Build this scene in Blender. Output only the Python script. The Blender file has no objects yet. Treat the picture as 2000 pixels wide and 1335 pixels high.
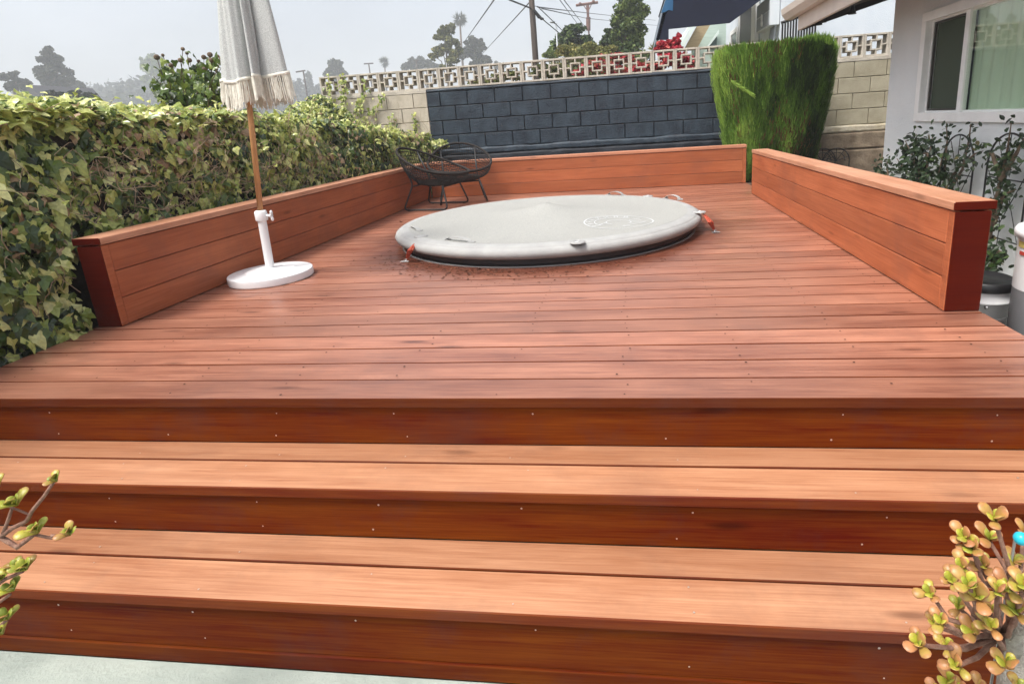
import bpy, math, random
import numpy as np
from mathutils import Vector, Matrix
random.seed(7); RNG = np.random.default_rng(7)
S = bpy.context.scene; COL = S.collection
PI = math.pi

# ---------------------------------------------------------------- camera
F, CX, CY = 1110.61, 1088.2, 528.49           # focal length and optical centre, in pixels of the 2000 px wide photo
CAM = np.array([0.5158, -1.6343, 0.8531])
def rot(rx, ry, rz):
    c, s = math.cos, math.sin
    A = np.array([[1,0,0],[0,c(rx),-s(rx)],[0,s(rx),c(rx)]])
    B = np.array([[c(ry),0,s(ry)],[0,1,0],[-s(ry),0,c(ry)]])
    D = np.array([[c(rz),-s(rz),0],[s(rz),c(rz),0],[0,0,1]])
    return D @ A @ B
RM = rot(-0.255714, 0.064942, 0.135226)
cam = bpy.data.objects.new('camera', bpy.data.cameras.new('camera')); COL.objects.link(cam)
cam.matrix_world = Matrix(((RM[0][0], RM[0][2], -RM[0][1], CAM[0]), (RM[1][0], RM[1][2], -RM[1][1], CAM[1]),
                           (RM[2][0], RM[2][2], -RM[2][1], CAM[2]), (0,0,0,1)))
cam.data.sensor_width = 36; cam.data.lens = F/2000*36
cam.data.shift_x = (1000-CX)/2000; cam.data.shift_y = -(667.5-CY)/2000
cam.data.clip_start = .05; cam.data.clip_end = 3000
S.camera = cam
# ---------------------------------------------------------------- light
SUN_EL, SUN_AZ = 62, -134            # degrees; azimuth measured from +Y towards +X
w = bpy.data.worlds.new('World'); S.world = w; w.use_nodes = True
nt = w.node_tree; bg = nt.nodes['Background']
sky = nt.nodes.new('ShaderNodeTexSky'); sky.sky_type = 'NISHITA'; sky.sun_disc = False
sky.sun_elevation = math.radians(SUN_EL); sky.sun_rotation = math.radians(SUN_AZ)
sky.altitude = 100; sky.air_density = 1.0; sky.dust_density = 6.0; sky.ozone_density = 1.5
hs = nt.nodes.new('ShaderNodeHueSaturation'); hs.inputs['Saturation'].default_value = .45
nt.links.new(sky.outputs[0], hs.inputs['Color']); tcw = nt.nodes.new('ShaderNodeTexCoord'); mpw = nt.nodes.new('ShaderNodeMapping'); mpw.inputs['Scale'].default_value = (1.2, 1.2, 3.5); nt.links.new(tcw.outputs['Generated'], mpw.inputs[0])
nz = nt.nodes.new('ShaderNodeTexNoise'); nz.inputs['Scale'].default_value = 2.2; nz.inputs['Detail'].default_value = 5; nt.links.new(mpw.outputs[0], nz.inputs['Vector'])
mr = nt.nodes.new('ShaderNodeMapRange'); mr.inputs[1].default_value = .3; mr.inputs[2].default_value = .7; mr.inputs[3].default_value = .88; mr.inputs[4].default_value = 1.14; nt.links.new(nz.outputs['Fac'], mr.inputs[0])
vm = nt.nodes.new('ShaderNodeVectorMath'); vm.operation = 'SCALE'; nt.links.new(hs.outputs[0], vm.inputs[0]); nt.links.new(mr.outputs[0], vm.inputs['Scale'])      # soft thin cloud
nt.links.new(vm.outputs[0], bg.inputs['Color'])
bg.inputs['Strength'].default_value = .095
sd = bpy.data.lights.new('sun', 'SUN'); sd.energy = 1.5; sd.angle = math.radians(16); sd.color = (1, .965, .91)
sun = bpy.data.objects.new('sun', sd); COL.objects.link(sun)
e, a = math.radians(SUN_EL), math.radians(SUN_AZ)
sun.rotation_euler = Vector((-math.sin(a)*math.cos(e), -math.cos(a)*math.cos(e), -math.sin(e))).to_track_quat('-Z', 'Y').to_euler()
S.view_settings.view_transform = 'Standard'; S.view_settings.look = 'None'
S.view_settings.exposure = 1.4; S.view_settings.gamma = 1
S.cycles.max_bounces = 6; S.cycles.volume_bounces = 1

# ---------------------------------------------------------------- pixel rays (photo pixels -> points at a real distance)
def ray(x, y): return RM @ np.array([(x-CX)/F, 1, -(y-CY)/F])
def atY(x, y, Y): d = ray(x, y); return CAM + d*(Y-CAM[1])/d[1]
def atX(x, y, X): d = ray(x, y); return CAM + d*(X-CAM[0])/d[0]
def atZ(x, y, Z): d = ray(x, y); return CAM + d*(Z-CAM[2])/d[2]

# ---------------------------------------------------------------- materials
def L(nt, a, b): nt.links.new(a, b)
def mat(name, col, rough=.6, col2=None, scale=8, bump=.0, bscale=40, metal=0, spec=.5, detail=4, contrast=(.35,.65), vec=None):
    m = bpy.data.materials.new(name); m.use_nodes = True; nt = m.node_tree; b = nt.nodes['Principled BSDF']
    b.inputs['Base Color'].default_value = (*col, 1); b.inputs['Roughness'].default_value = rough
    b.inputs['Metallic'].default_value = metal; b.inputs['Specular IOR Level'].default_value = spec
    tc = nt.nodes.new('ShaderNodeTexCoord'); mp = nt.nodes.new('ShaderNodeMapping'); L(nt, tc.outputs['Object'], mp.inputs[0])
    if vec: mp.inputs['Scale'].default_value = vec
    if col2:
        n = nt.nodes.new('ShaderNodeTexNoise'); n.inputs['Scale'].default_value = scale; n.inputs['Detail'].default_value = detail
        n.inputs['Roughness'].default_value = .65
        L(nt, mp.outputs[0], n.inputs['Vector'])
        r = nt.nodes.new('ShaderNodeValToRGB'); L(nt, n.outputs['Fac'], r.inputs[0])
        r.color_ramp.elements[0].position, r.color_ramp.elements[1].position = contrast
        r.color_ramp.elements[0].color = (*col, 1); r.color_ramp.elements[1].color = (*col2, 1)
        L(nt, r.outputs[0], b.inputs['Base Color'])
    if bump:
        n2 = nt.nodes.new('ShaderNodeTexNoise'); n2.inputs['Scale'].default_value = bscale; n2.inputs['Detail'].default_value = 5
        L(nt, mp.outputs[0], n2.inputs['Vector'])
        bp = nt.nodes.new('ShaderNodeBump'); bp.inputs['Strength'].default_value = bump; bp.inputs['Distance'].default_value = .01
        L(nt, n2.outputs['Fac'], bp.inputs['Height']); L(nt, bp.outputs[0], b.inputs['Normal'])
    return m
def math_node(nt, op, a=None, b=None, clamp=False):
    n = nt.nodes.new('ShaderNodeMath'); n.operation = op; n.use_clamp = clamp
    for i, v in enumerate((a, b)):
        if v is None: continue
        if isinstance(v, (int, float)): n.inputs[i].default_value = v
        else: L(nt, v, n.inputs[i])
    return n.outputs[0]
def mix(nt, fac, c1, c2, mode='MIX'):
    n = nt.nodes.new('ShaderNodeMix'); n.data_type = 'RGBA'; n.blend_type = mode
    for i, v in ((0, fac), (6, c1), (7, c2)):
        if isinstance(v, (int, float)): n.inputs[i].default_value = v
        elif isinstance(v, tuple): n.inputs[i].default_value = (*v, 1)
        else: L(nt, v, n.inputs[i])
    return n.outputs[2]
def ramp(nt, src, p0, p1, c0=(0,0,0), c1=(1,1,1)):
    r = nt.nodes.new('ShaderNodeValToRGB'); L(nt, src, r.inputs[0])
    r.color_ramp.elements[0].position = p0; r.color_ramp.elements[1].position = p1
    r.color_ramp.elements[0].color = (*c0, 1); r.color_ramp.elements[1].color = (*c1, 1)
    return r.outputs[0]
def wood(name, axis, dark, light, rough=.45, stain=None, spec=.5, wear=.0, coat=0):
    """red stained boards: grain runs along `axis`, every board has its own tint"""
    m = bpy.data.materials.new(name); m.use_nodes = True; nt = m.node_tree; b = nt.nodes['Principled BSDF']
    tc = nt.nodes.new('ShaderNodeTexCoord'); at = nt.nodes.new('ShaderNodeAttribute'); at.attribute_name = 'tint'
    off = nt.nodes.new('ShaderNodeVectorMath'); off.operation = 'SCALE'; off.inputs[0].default_value = (37, 53, 71); L(nt, at.outputs['Fac'], off.inputs['Scale'])
    ad = nt.nodes.new('ShaderNodeVectorMath'); L(nt, tc.outputs['Object'], ad.inputs[0]); L(nt, off.outputs[0], ad.inputs[1])
    def noise(sc, n, detail=5, rgh=.6, dist=0):
        mp = nt.nodes.new('ShaderNodeMapping'); mp.inputs['Scale'].default_value = sc; L(nt, ad.outputs[0], mp.inputs[0])
        t = nt.nodes.new('ShaderNodeTexNoise'); t.inputs['Scale'].default_value = n; t.inputs['Detail'].default_value = detail
        t.inputs['Roughness'].default_value = rgh; t.inputs['Distortion'].default_value = dist
        L(nt, mp.outputs[0], t.inputs['Vector']); return t.outputs['Fac']
    s1 = {'x': (1, 16, 16), 'y': (16, 1, 16)}[axis]; s2 = {'x': (1, 3.0, 3.0), 'y': (3.0, 1, 3.0)}[axis]
    grain = noise(s1, 1.6, 8, .7, .6); blot = noise(s2, 1.5, 4); fine = noise(s1, 9, 3)
    g2 = noise({'x': (1.5, 70, 70), 'y': (70, 1.5, 70)}[axis], 2.2, 4, .6, .4)
    f = math_node(nt, 'ADD', math_node(nt, 'ADD', math_node(nt, 'MULTIPLY', grain, .36), math_node(nt, 'MULTIPLY', blot, .27)), math_node(nt, 'MULTIPLY', g2, .37))
    c = mix(nt, ramp(nt, f, .38, .62), dark, light)
    tt = math_node(nt, 'ADD', math_node(nt, 'MULTIPLY', at.outputs['Fac'], .34), .82)
    c = mix(nt, 1.0, c, tt, 'MULTIPLY')
    # knots
    mp = nt.nodes.new('ShaderNodeMapping'); mp.inputs['Scale'].default_value = {'x': (1.7, 7, 7), 'y': (7, 1.7, 7)}[axis]; L(nt, ad.outputs[0], mp.inputs[0])
    v = nt.nodes.new('ShaderNodeTexVoronoi'); v.inputs['Scale'].default_value = 1.0; v.inputs['Randomness'].default_value = 1; L(nt, mp.outputs[0], v.inputs['Vector'])
    k = ramp(nt, v.outputs['Distance'], .04, .13, (1,1,1), (0,0,0))
    c = mix(nt, math_node(nt, 'MULTIPLY', k, .75), c, tuple(x*.45 for x in dark))
    # large grey-brown weathered patches
    pt = nt.nodes.new('ShaderNodeTexNoise'); pt.inputs['Scale'].default_value = 2.3; pt.inputs['Detail'].default_value = 6; pt.inputs['Roughness'].default_value = .7
    L(nt, tc.outputs['Object'], pt.inputs['Vector'])
    c = mix(nt, math_node(nt, 'MULTIPLY', ramp(nt, pt.outputs['Fac'], .5, .68), .38), c, tuple(x*.62+.03 for x in dark))
    rg = math_node(nt, 'ADD', math_node(nt, 'MULTIPLY', blot, .3), rough-.15)
    if stain:
        cx, cy, r0, r1 = stain
        sv = nt.nodes.new('ShaderNodeVectorMath'); sv.operation = 'SUBTRACT'; sv.inputs[1].default_value = (cx, cy, 0); L(nt, tc.outputs['Object'], sv.inputs[0])
        ln = nt.nodes.new('ShaderNodeVectorMath'); ln.operation = 'LENGTH'; L(nt, sv.outputs[0], ln.inputs[0])
        ns = nt.nodes.new('ShaderNodeTexNoise'); ns.inputs['Scale'].default_value = 9; ns.inputs['Detail'].default_value = 6; ns.inputs['Roughness'].default_value = .75; L(nt, tc.outputs['Object'], ns.inputs['Vector'])
        dd = math_node(nt, 'ADD', ln.outputs['Value'], math_node(nt, 'MULTIPLY', math_node(nt, 'SUBTRACT', ns.outputs['Fac'], .5), .55))
        sm = nt.nodes.new('ShaderNodeMapRange'); sm.inputs[1].default_value = r0; sm.inputs[2].default_value = r1; sm.inputs[3].default_value = 1; sm.inputs[4].default_value = 0
        L(nt, dd, sm.inputs[0])
        c = mix(nt, math_node(nt, 'MULTIPLY', sm.outputs[0], .8), c, (.075, .014, .005))
    L(nt, c, b.inputs['Base Color']); L(nt, rg, b.inputs['Roughness']); b.inputs['Specular IOR Level'].default_value = spec
    if coat: b.inputs['Coat Weight'].default_value = coat; b.inputs['Coat Roughness'].default_value = .35
    bp = nt.nodes.new('ShaderNodeBump'); bp.inputs['Strength'].default_value = .22; bp.inputs['Distance'].default_value = .004
    L(nt, math_node(nt, 'ADD', grain, math_node(nt, 'MULTIPLY', fine, .4)), bp.inputs['Height']); L(nt, bp.outputs[0], b.inputs['Normal'])
    return m
def leafmat(name, stops, rough=.45, trans=.25, spec=.5, obj_noise=None):
    """leaves: colour picked by the per-leaf tint attribute"""
    m = bpy.data.materials.new(name); m.use_nodes = True; nt = m.node_tree; b = nt.nodes['Principled BSDF']
    at = nt.nodes.new('ShaderNodeAttribute'); at.attribute_name = 'tint'
    r = nt.nodes.new('ShaderNodeValToRGB'); L(nt, at.outputs['Fac'], r.inputs[0])
    el = r.color_ramp.elements
    while len(el) < len(stops): el.new(.5)
    for e_, (p, c) in zip(el, stops): e_.position = p; e_.color = (*c, 1)
    c = r.outputs[0]
    tc = nt.nodes.new('ShaderNodeTexCoord'); n = nt.nodes.new('ShaderNodeTexNoise'); n.inputs['Scale'].default_value = obj_noise or 60; L(nt, tc.outputs['Object'], n.inputs['Vector'])
    c = mix(nt, 1.0, c, ramp(nt, n.outputs['Fac'], .3, .7, (.78,.78,.72), (1.15,1.12,1.05)), 'MULTIPLY')
    L(nt, c, b.inputs['Base Color']); b.inputs['Roughness'].default_value = rough; b.inputs['Specular IOR Level'].default_value = spec
    if trans:
        t = nt.nodes.new('ShaderNodeBsdfTranslucent'); L(nt, c, t.inputs[0]); ms = nt.nodes.new('ShaderNodeMixShader'); ms.inputs[0].default_value = trans
        L(nt, b.outputs[0], ms.inputs[1]); L(nt, t.outputs[0], ms.inputs[2]); L(nt, ms.outputs[0], nt.nodes['Material Output'].inputs['Surface'])
    return m

# ---------------------------------------------------------------- mesh building
def tag(o, label=None, cat=None, group=None, kind=None):
    if label: o['label'] = label
    if cat: o['category'] = cat
    if group: o['group'] = group
    if kind: o['kind'] = kind
    return o
def thing(name, label, cat, loc=(0,0,0), group=None, rz=0):
    o = bpy.data.objects.new(name, None); COL.objects.link(o); o.location = loc; o.rotation_euler = (0,0,rz); o.empty_display_size = .1
    return tag(o, label, cat, group)
def link_mesh(name, V, Fc, m, parent=None, tint=None, smooth=False, midx=None, local=True):
    """V (n,3) world or local points, Fc list of index tuples or (n,k) array"""
    me = bpy.data.meshes.new(name)
    V = np.asarray(V, dtype=np.float32)
    if parent is not None and not local:
        mw = np.array(parent_matrix(parent).inverted()); V = V @ mw[:3,:3].T.astype(np.float32) + mw[:3,3].astype(np.float32)
    if isinstance(Fc, np.ndarray):
        nf, k = Fc.shape; li = Fc.ravel().astype(np.int32); ls = np.arange(nf, dtype=np.int32)*k
    else:
        nf = len(Fc); ln = np.array([len(f) for f in Fc], dtype=np.int32); li = np.fromiter((i for f in Fc for i in f), dtype=np.int32, count=int(ln.sum()))
        ls = np.concatenate([[0], np.cumsum(ln)[:-1]]).astype(np.int32)
    me.vertices.add(len(V)); me.vertices.foreach_set('co', V.ravel())
    me.loops.add(len(li)); me.loops.foreach_set('vertex_index', li)
    me.polygons.add(nf); me.polygons.foreach_set('loop_start', ls)
    me.update(calc_edges=True)
    me.polygons.foreach_set('use_smooth', np.full(nf, bool(smooth)))
    if tint is not None:
        at = me.attributes.new('tint', 'FLOAT', 'FACE'); at.data.foreach_set('value', np.asarray(tint, dtype=np.float32))
    ms = m if isinstance(m, (list, tuple)) else [m]
    for q in ms: me.materials.append(q)
    if midx is not None: me.polygons.foreach_set('material_index', np.asarray(midx, dtype=np.int32))
    me.validate()
    o = bpy.data.objects.new(name, me); COL.objects.link(o)
    if parent is not None: o.parent = parent
    return o
def parent_matrix(o):
    m = Matrix.LocRotScale(o.location, o.rotation_euler, o.scale)
    return parent_matrix(o.parent) @ m if o.parent else m
class MB:
    def __init__(s): s.V = []; s.F = []; s.T = []; s.M = []; s.mi = 0
    def add(s, V, Fc, t=None):
        n = len(s.V); s.V += [tuple(map(float, v)) for v in V]; t = random.random() if t is None else t
        for q_, f in enumerate(Fc): s.F.append(tuple(i+n for i in f)); s.T.append(t[q_] if isinstance(t, list) else t); s.M.append(s.mi)
    def box(s, x0, x1, y0, y1, z0, z1, c=0, t=None):
        x0, x1 = min(x0,x1), max(x0,x1); y0, y1 = min(y0,y1), max(y0,y1); z0, z1 = min(z0,z1), max(z0,z1)
        if c <= 0:
            V = [(x,y,z) for x in (x0,x1) for y in (y0,y1) for z in (z0,z1)]
            return s.add(V, [(0,1,3,2),(4,6,7,5),(0,4,5,1),(2,3,7,6),(0,2,6,4),(1,5,7,3)], t)
        V = []; idx = {}
        for i, x in enumerate((x0,x1)):
            for j, y in enumerate((y0,y1)):
                for k, z in enumerate((z0,z1)):
                    sx, sy, sz = (1,-1)[i], (1,-1)[j], (1,-1)[k]
                    for ax in range(3):
                        p = [x+sx*c, y+sy*c, z+sz*c]; p[ax] = (x,y,z)[ax]; idx[i,j,k,ax] = len(V); V.append(p)
        Fs = []
        for ax in range(3):
            for sd_ in (0,1):
                o = [q for q in range(3) if q != ax]; q = []
                for (u, v) in ((0,0),(1,0),(1,1),(0,1)):
                    kk = [0,0,0]; kk[ax] = sd_; kk[o[0]] = u; kk[o[1]] = v; q.append(idx[(*kk, ax)])
                Fs.append(q)
        for ax in range(3):          # edges along ax
            o = [q for q in range(3) if q != ax]
            for u in (0,1):
                for v in (0,1):
                    q = []
                    for (e_, fa) in ((0,o[0]),(1,o[0]),(1,o[1]),(0,o[1])):
                        kk = [0,0,0]; kk[ax] = e_; kk[o[0]] = u; kk[o[1]] = v; q.append(idx[(*kk, fa)])
                    Fs.append(q)
        for i in (0,1):
            for j in (0,1):
                for k in (0,1): Fs.append([idx[i,j,k,q] for q in range(3)])
        # orient outward
        ctr = np.array([(x0+x1)/2, (y0+y1)/2, (z0+z1)/2]); out = []
        VA = np.array(V)
        for f in Fs:
            P = VA[f]; n = np.cross(P[1]-P[0], P[2]-P[0])
            out.append(f if np.dot(n, P.mean(0)-ctr) > 0 else f[::-1])
        s.add(V, out, t)
    def tube(s, pts, r, n=8, cap=True, t=None, closed=False):
        P = [Vector(map(float, p)) for p in pts]; m = len(P); rr = r if isinstance(r, (list, tuple, np.ndarray)) else [r]*m
        V = []; prev = None
        for i, p in enumerate(P):
            if closed: d = P[(i+1) % m]-P[i-1]
            else: d = P[min(i+1, m-1)]-P[max(i-1, 0)]
            d = d.normalized() if d.length > 1e-9 else Vector((0,0,1))
            if prev is None: u = d.orthogonal().normalized()
            else:
                u = prev-d*prev.dot(d); u = u.normalized() if u.length > 1e-6 else d.orthogonal().normalized()
            prev = u; v = d.cross(u)
            for k in range(n):
                q = p+(u*math.cos(2*PI*k/n)+v*math.sin(2*PI*k/n))*rr[i]; V.append(q)
        Fs = []
        for i in range(m if closed else m-1):
            j = (i+1) % m
            for k in range(n): k2 = (k+1) % n; Fs.append((i*n+k, i*n+k2, j*n+k2, j*n+k))
        if cap and not closed: Fs.append(tuple(range(n))[::-1]); Fs.append(tuple((m-1)*n+k for k in range(n)))
        s.add(V, Fs, t)
    def lathe(s, prof, n=48, c=(0,0,0), t=None, f=None, capb=False):
        V = []; Fs = []
        for (r, z) in prof:
            for k in range(n):
                a_ = 2*PI*k/n; V.append((c[0]+r*math.cos(a_), c[1]+r*math.sin(a_), c[2]+z))
        for i in range(len(prof)-1):
            for k in range(n): k2 = (k+1) % n; Fs.append((i*n+k, i*n+k2, (i+1)*n+k2, (i+1)*n+k))
        if capb: Fs.append(tuple(range(n))[::-1]); Fs.append(tuple((len(prof)-1)*n+k for k in range(n)))
        s.add(V, Fs, t)
    def prism(s, poly, thick, t=None):
        """poly: list of 3-D points (planar); thick: extrusion vector"""
        n = len(poly); P = [Vector(map(float, p)) for p in poly]; th = Vector(thick)
        V = P+[p+th for p in P]
        nrm = sum(((P[i]-P[0]).cross(P[(i+1) % n]-P[0]) for i in range(n)), Vector())
        if nrm.dot(th) > 0: V = P[::-1]+[p+th for p in P[::-1]]
        s.add(V, [tuple(range(n)), tuple(range(2*n-1, n-1, -1))]+[((i+1) % n, i, i+n, (i+1) % n+n) for i in range(n)], t)
    def ball(s, c, r, nu=10, nv=6, sc=(1,1,1), t=None):
        V = [(c[0], c[1], c[2]-r*sc[2])]
        for j in range(1, nv):
            th = PI*j/nv-PI/2
            for k in range(nu):
                ph = 2*PI*k/nu; V.append((c[0]+r*sc[0]*math.cos(th)*math.cos(ph), c[1]+r*sc[1]*math.cos(th)*math.sin(ph), c[2]+r*sc[2]*math.sin(th)))
        V.append((c[0], c[1], c[2]+r*sc[2])); Fs = []
        for k in range(nu):
            Fs.append((0, 1+(k+1) % nu, 1+k)); b0 = 1+(nv-2)*nu; Fs.append((b0+k, b0+(k+1) % nu, len(V)-1))
            for j in range(nv-2): q = 1+j*nu; Fs.append((q+k, q+(k+1) % nu, q+nu+(k+1) % nu, q+nu+k))
        s.add(V, Fs, t)
    def edges_dark(s):
        """faces looking forwards or backwards take the second material"""
        for i, f in enumerate(s.F):
            a_, b_, c_ = (Vector(s.V[k]) for k in f[:3]); n = (b_-a_).cross(c_-a_).normalized()
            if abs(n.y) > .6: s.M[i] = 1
    def build(s, name, m, parent=None, smooth=False, local=True):
        return link_mesh(name, s.V, s.F, m, parent, s.T, smooth, s.M, local)
def unit(a): return a/np.maximum(np.linalg.norm(a, axis=-1, keepdims=True), 1e-9)
def scatter(name, tv, tf, P, U, W, sc, tint, m, parent=None, smooth=False):
    """many leaves in one mesh. tv (k,3): x across, y along (U), z out (W)"""
    P = np.asarray(P, float); U = unit(np.asarray(U, float)); W = np.asarray(W, float); W = unit(W-U*(W*U).sum(1, keepdims=True)); X = np.cross(U, W)
    tv = np.asarray(tv, float); k = len(tv); n = len(P); sc = np.asarray(sc, float)
    sc = sc[:, None, None] if sc.ndim == 1 else sc[:, None, :]
    tvs = tv[None]*sc
    V = P[:, None]+tvs[..., 0:1]*X[:, None]+tvs[..., 1:2]*U[:, None]+tvs[..., 2:3]*W[:, None]
    Fa = (np.asarray(tf)[None]+(np.arange(n)*k)[:, None, None]).reshape(-1, len(tf[0]))
    return link_mesh(name, V.reshape(-1, 3), Fa, m, parent, np.repeat(tint, len(tf)), smooth, local=False)
# leaf templates
IVY_V = [(0,0,0),(.30,-.10,.03),(.46,.20,-.05),(.27,.42,.03),(.16,.72,.0),(0,1.0,-.10),(-.16,.72,0),(-.27,.42,.03),(-.46,.20,-.05),(-.30,-.10,.03),(0,.32,.07)]
IVY_F = [(10,i,i+1) for i in range(0,9)]+[(10,9,0)]
OVAL_V = [(0,0,0),(.26,.3,.05),(.24,.65,.04),(0,1,-.06),(-.24,.65,.04),(-.26,.3,.05)]
OVAL_F = [(0,1,2),(0,2,3),(0,3,4),(0,4,5)]
CARD_V = [(-.5,-.3,0),(.45,-.45,.1),(.5,.4,0),(-.35,.5,.12)]; CARD_F = [(0,1,2,3)]
BLADE_V = [(-.5,0,0),(.5,0,0),(.28,.6,.12),(0,1,.0),(-.28,.6,.12)]; BLADE_F = [(0,1,2,3,4)]
def rdir(n): return unit(RNG.normal(size=(n,3)))
def fbm(P, seed=0, f=1.0, oct_=4):
    r = np.random.default_rng(seed); out = np.zeros(len(P)); amp = 1; tot = 0
    for o in range(oct_):
        for _ in range(4):
            k = r.normal(size=3)*f*2**o*1.6; out += amp*np.sin(P@k+r.uniform(0, 6.28))/4
        tot += amp*.5; amp *= .55
    return out/tot
def make(name, builder, m, parent=None, **k):
    b = MB(); builder(b); return b.build(name, m, parent, **k)

# ================================================================ materials
M_deck  = wood('red_stained_decking', 'x', (.165,.052,.030), (.42,.185,.115), .38, stain=(-.137,2.847,1.22,1.52), coat=.25)
M_tread = wood('red_stained_treads', 'x', (.27,.105,.048), (.45,.225,.122), .45, coat=.15)
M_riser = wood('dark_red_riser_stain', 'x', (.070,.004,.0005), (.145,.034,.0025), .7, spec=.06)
M_edge  = wood('dark_board_edge', 'x', (.090,.010,.0015), (.150,.036,.005), .62, spec=.15)  # darker colour for front and back faces of deck and tread boards
M_wallx = wood('stained_boards_across', 'x', (.27,.070,.024), (.42,.130,.052), .55, spec=.3)
M_wally = wood('stained_boards_along', 'y', (.27,.066,.022), (.44,.135,.055), .55, spec=.3)
M_cap_x = wood('stained_cap_across', 'x', (.34,.12,.06), (.52,.24,.14), .5)
M_cap_y = wood('stained_cap_along', 'y', (.36,.150,.075), (.58,.30,.19), .5)
M_end   = wood('dark_red_end_stain', 'x', (.055,.0028,.0006), (.085,.007,.0012), .7, spec=.06)
M_screw = mat('screw_heads', (.55,.47,.40), .4, metal=.6); M_hole = mat('countersunk_screw_holes', (.03,.01,.005), .8)
M_navy  = mat('navy_block_paint', (.010,.018,.030), .55, (.032,.050,.068), 4.5, .9, 45, spec=.4)
M_navym = mat('navy_mortar', (.005,.008,.014), .7, (.009,.014,.022), 9, .5, 60)
M_beige = mat('beige_block', (.42,.37,.29), .9, (.56,.50,.41), 4, .6, 70); M_beigem = mat('beige_mortar', (.26,.23,.18), .95, (.4,.36,.29), 12, .5, 60)
M_olive = mat('weathered_block', (.32,.285,.20), .9, (.42,.38,.28), 3.5, .6, 70)
M_brown = mat('bare_foundation_block', (.15,.11,.075), .95, (.30,.24,.17), 5, .8, 40)
M_patch = mat('mortar_parge', (.42,.36,.25), .95, (.6,.55,.44), 6, .8, 30)
M_screenb = mat('screen_block_concrete', (.40,.36,.30), .9, (.58,.53,.45), 5, .6, 60)
M_white = mat('white_paint', (.78,.78,.77), .4, (.86,.86,.85), 6, .05); M_whitep = mat('white_plastic', (.82,.82,.82), .35, (.75,.76,.77), 3)
M_stucco = mat('grey_stucco', (.66,.69,.70), .92, (.72,.745,.755), 1.6, .7, 110)
M_stuccow = mat('pale_stucco', (.60,.66,.72), .92, (.68,.73,.78), 1.5, .6, 60)
M_black = mat('black_metal', (.012,.012,.013), .5); M_rope = mat('black_brown_woven_rope', (.006,.004,.003), .85, (.016,.010,.007), 40, .5, 200)
M_cover = mat('grey_vinyl_cover', (.26,.265,.25), .8, (.36,.355,.33), 120, .25, 300, detail=2)
M_rim   = mat('grey_vinyl_rim', (.30,.30,.295), .8, (.36,.36,.35), 7, .15, 60, spec=.25)
M_tubb  = mat('dark_tub_wall', (.015,.013,.014), .45, (.03,.026,.028), 6)
M_logo  = mat('white_print', (.56,.575,.58), .8, spec=.2); M_strap = mat('orange_strap', (.45,.075,.03), .7, (.3,.04,.02), 60); M_steel = mat('steel_hook', (.42,.42,.42), .4, metal=.8)
M_pole  = mat('pale_wood_pole', (.42,.20,.075), .5, (.58,.31,.13), 5, .1, 30, vec=(8,8,.6))
M_canvas= mat('grey_canvas', (.38,.39,.385), .9, (.60,.61,.595), 260, .4, 500, detail=1); M_fringe = mat('cream_fringe', (.66,.62,.53), .9, (.80,.77,.68), 40)
M_bounce  = mat('pale_bounce_ground', (.36,.35,.31), .9, (.46,.45,.41), 4, .3, 50)
M_soil  = mat('dry_soil', (.07,.045,.03), .95, (.14,.10,.07), 5, .8, 30); M_core = mat('vine_core_shade', (.012,.009,.005), .95, (.03,.022,.012), 14, .8, 30)  # ivy core colour holds painted shade behind the leaves
M_conc  = mat('grey_green_concrete', (.25,.29,.26), .85, (.36,.40,.36), 2.6, .4, 90)
M_grass = mat('dry_ground', (.10,.10,.05), .95, (.17,.15,.08), .1)
M_hill  = mat('hill_scrub', (.045,.06,.03), .95, (.09,.10,.05), .12)
M_bark  = mat('brown_bark', (.09,.06,.04), .9, (.17,.12,.08), 12, .6, 30); M_gbark = mat('grey_jade_bark', (.30,.27,.23), .85, (.46,.42,.36), 40, .7, 160)
M_pwood = mat('utility_pole_wood', (.035,.026,.022), .9, (.075,.058,.048), 6, .4, 40, vec=(6,6,.4)); M_grey = mat('grey_galvanised', (.30,.32,.34), .5, metal=.4)
M_rust  = mat('rust_brown_steel', (.12,.055,.045), .7, (.18,.09,.07), 3)
M_vine  = mat('pale_dry_vine', (.26,.19,.12), .9, (.40,.31,.21), 30)
M_ivy = leafmat('ivy_leaves', [(0,(.022,.042,.010)),(.28,(.09,.15,.03)),(.55,(.28,.35,.07)),(.84,(.54,.58,.18)),(.92,(.74,.74,.36)),(.95,(.26,.15,.08)),(1,(.62,.46,.32))], .30, spec=.6)
M_cyp = leafmat('cypress_needles', [(0,(.020,.045,.006)),(.4,(.08,.17,.015)),(.75,(.14,.27,.035)),(.9,(.27,.42,.07)),(.94,(.07,.032,.012)),(1,(.20,.10,.04))], .6, .2, .3)
M_tree = leafmat('tree_leaves', [(0,(.02,.04,.012)),(.5,(.07,.12,.035)),(1,(.20,.26,.08))], .6, .2, .3, 3)
M_dtree = leafmat('dark_tree_leaves', [(0,(.014,.022,.012)),(1,(.05,.065,.035))], .7, .15, .3, 3)
M_olivel = leafmat('olive_leaves', [(0,(.07,.085,.025)),(.6,(.18,.19,.055)),(1,(.32,.28,.10))], .6, .25, .3, 4)
M_boug = leafmat('crimson_bracts', [(0,(.20,.012,.025)),(.6,(.50,.035,.07)),(.85,(.60,.16,.14)),(1,(.12,.16,.05))], .6, .3, .3, 6)
M_rose = leafmat('rose_leaves', [(0,(.006,.014,.004)),(.6,(.020,.045,.012)),(.92,(.07,.12,.03)),(1,(.30,.16,.08))], .45, .15)
M_palm = leafmat('palm_fronds', [(0,(.02,.035,.015)),(1,(.07,.09,.035))], .6, .1)
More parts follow.
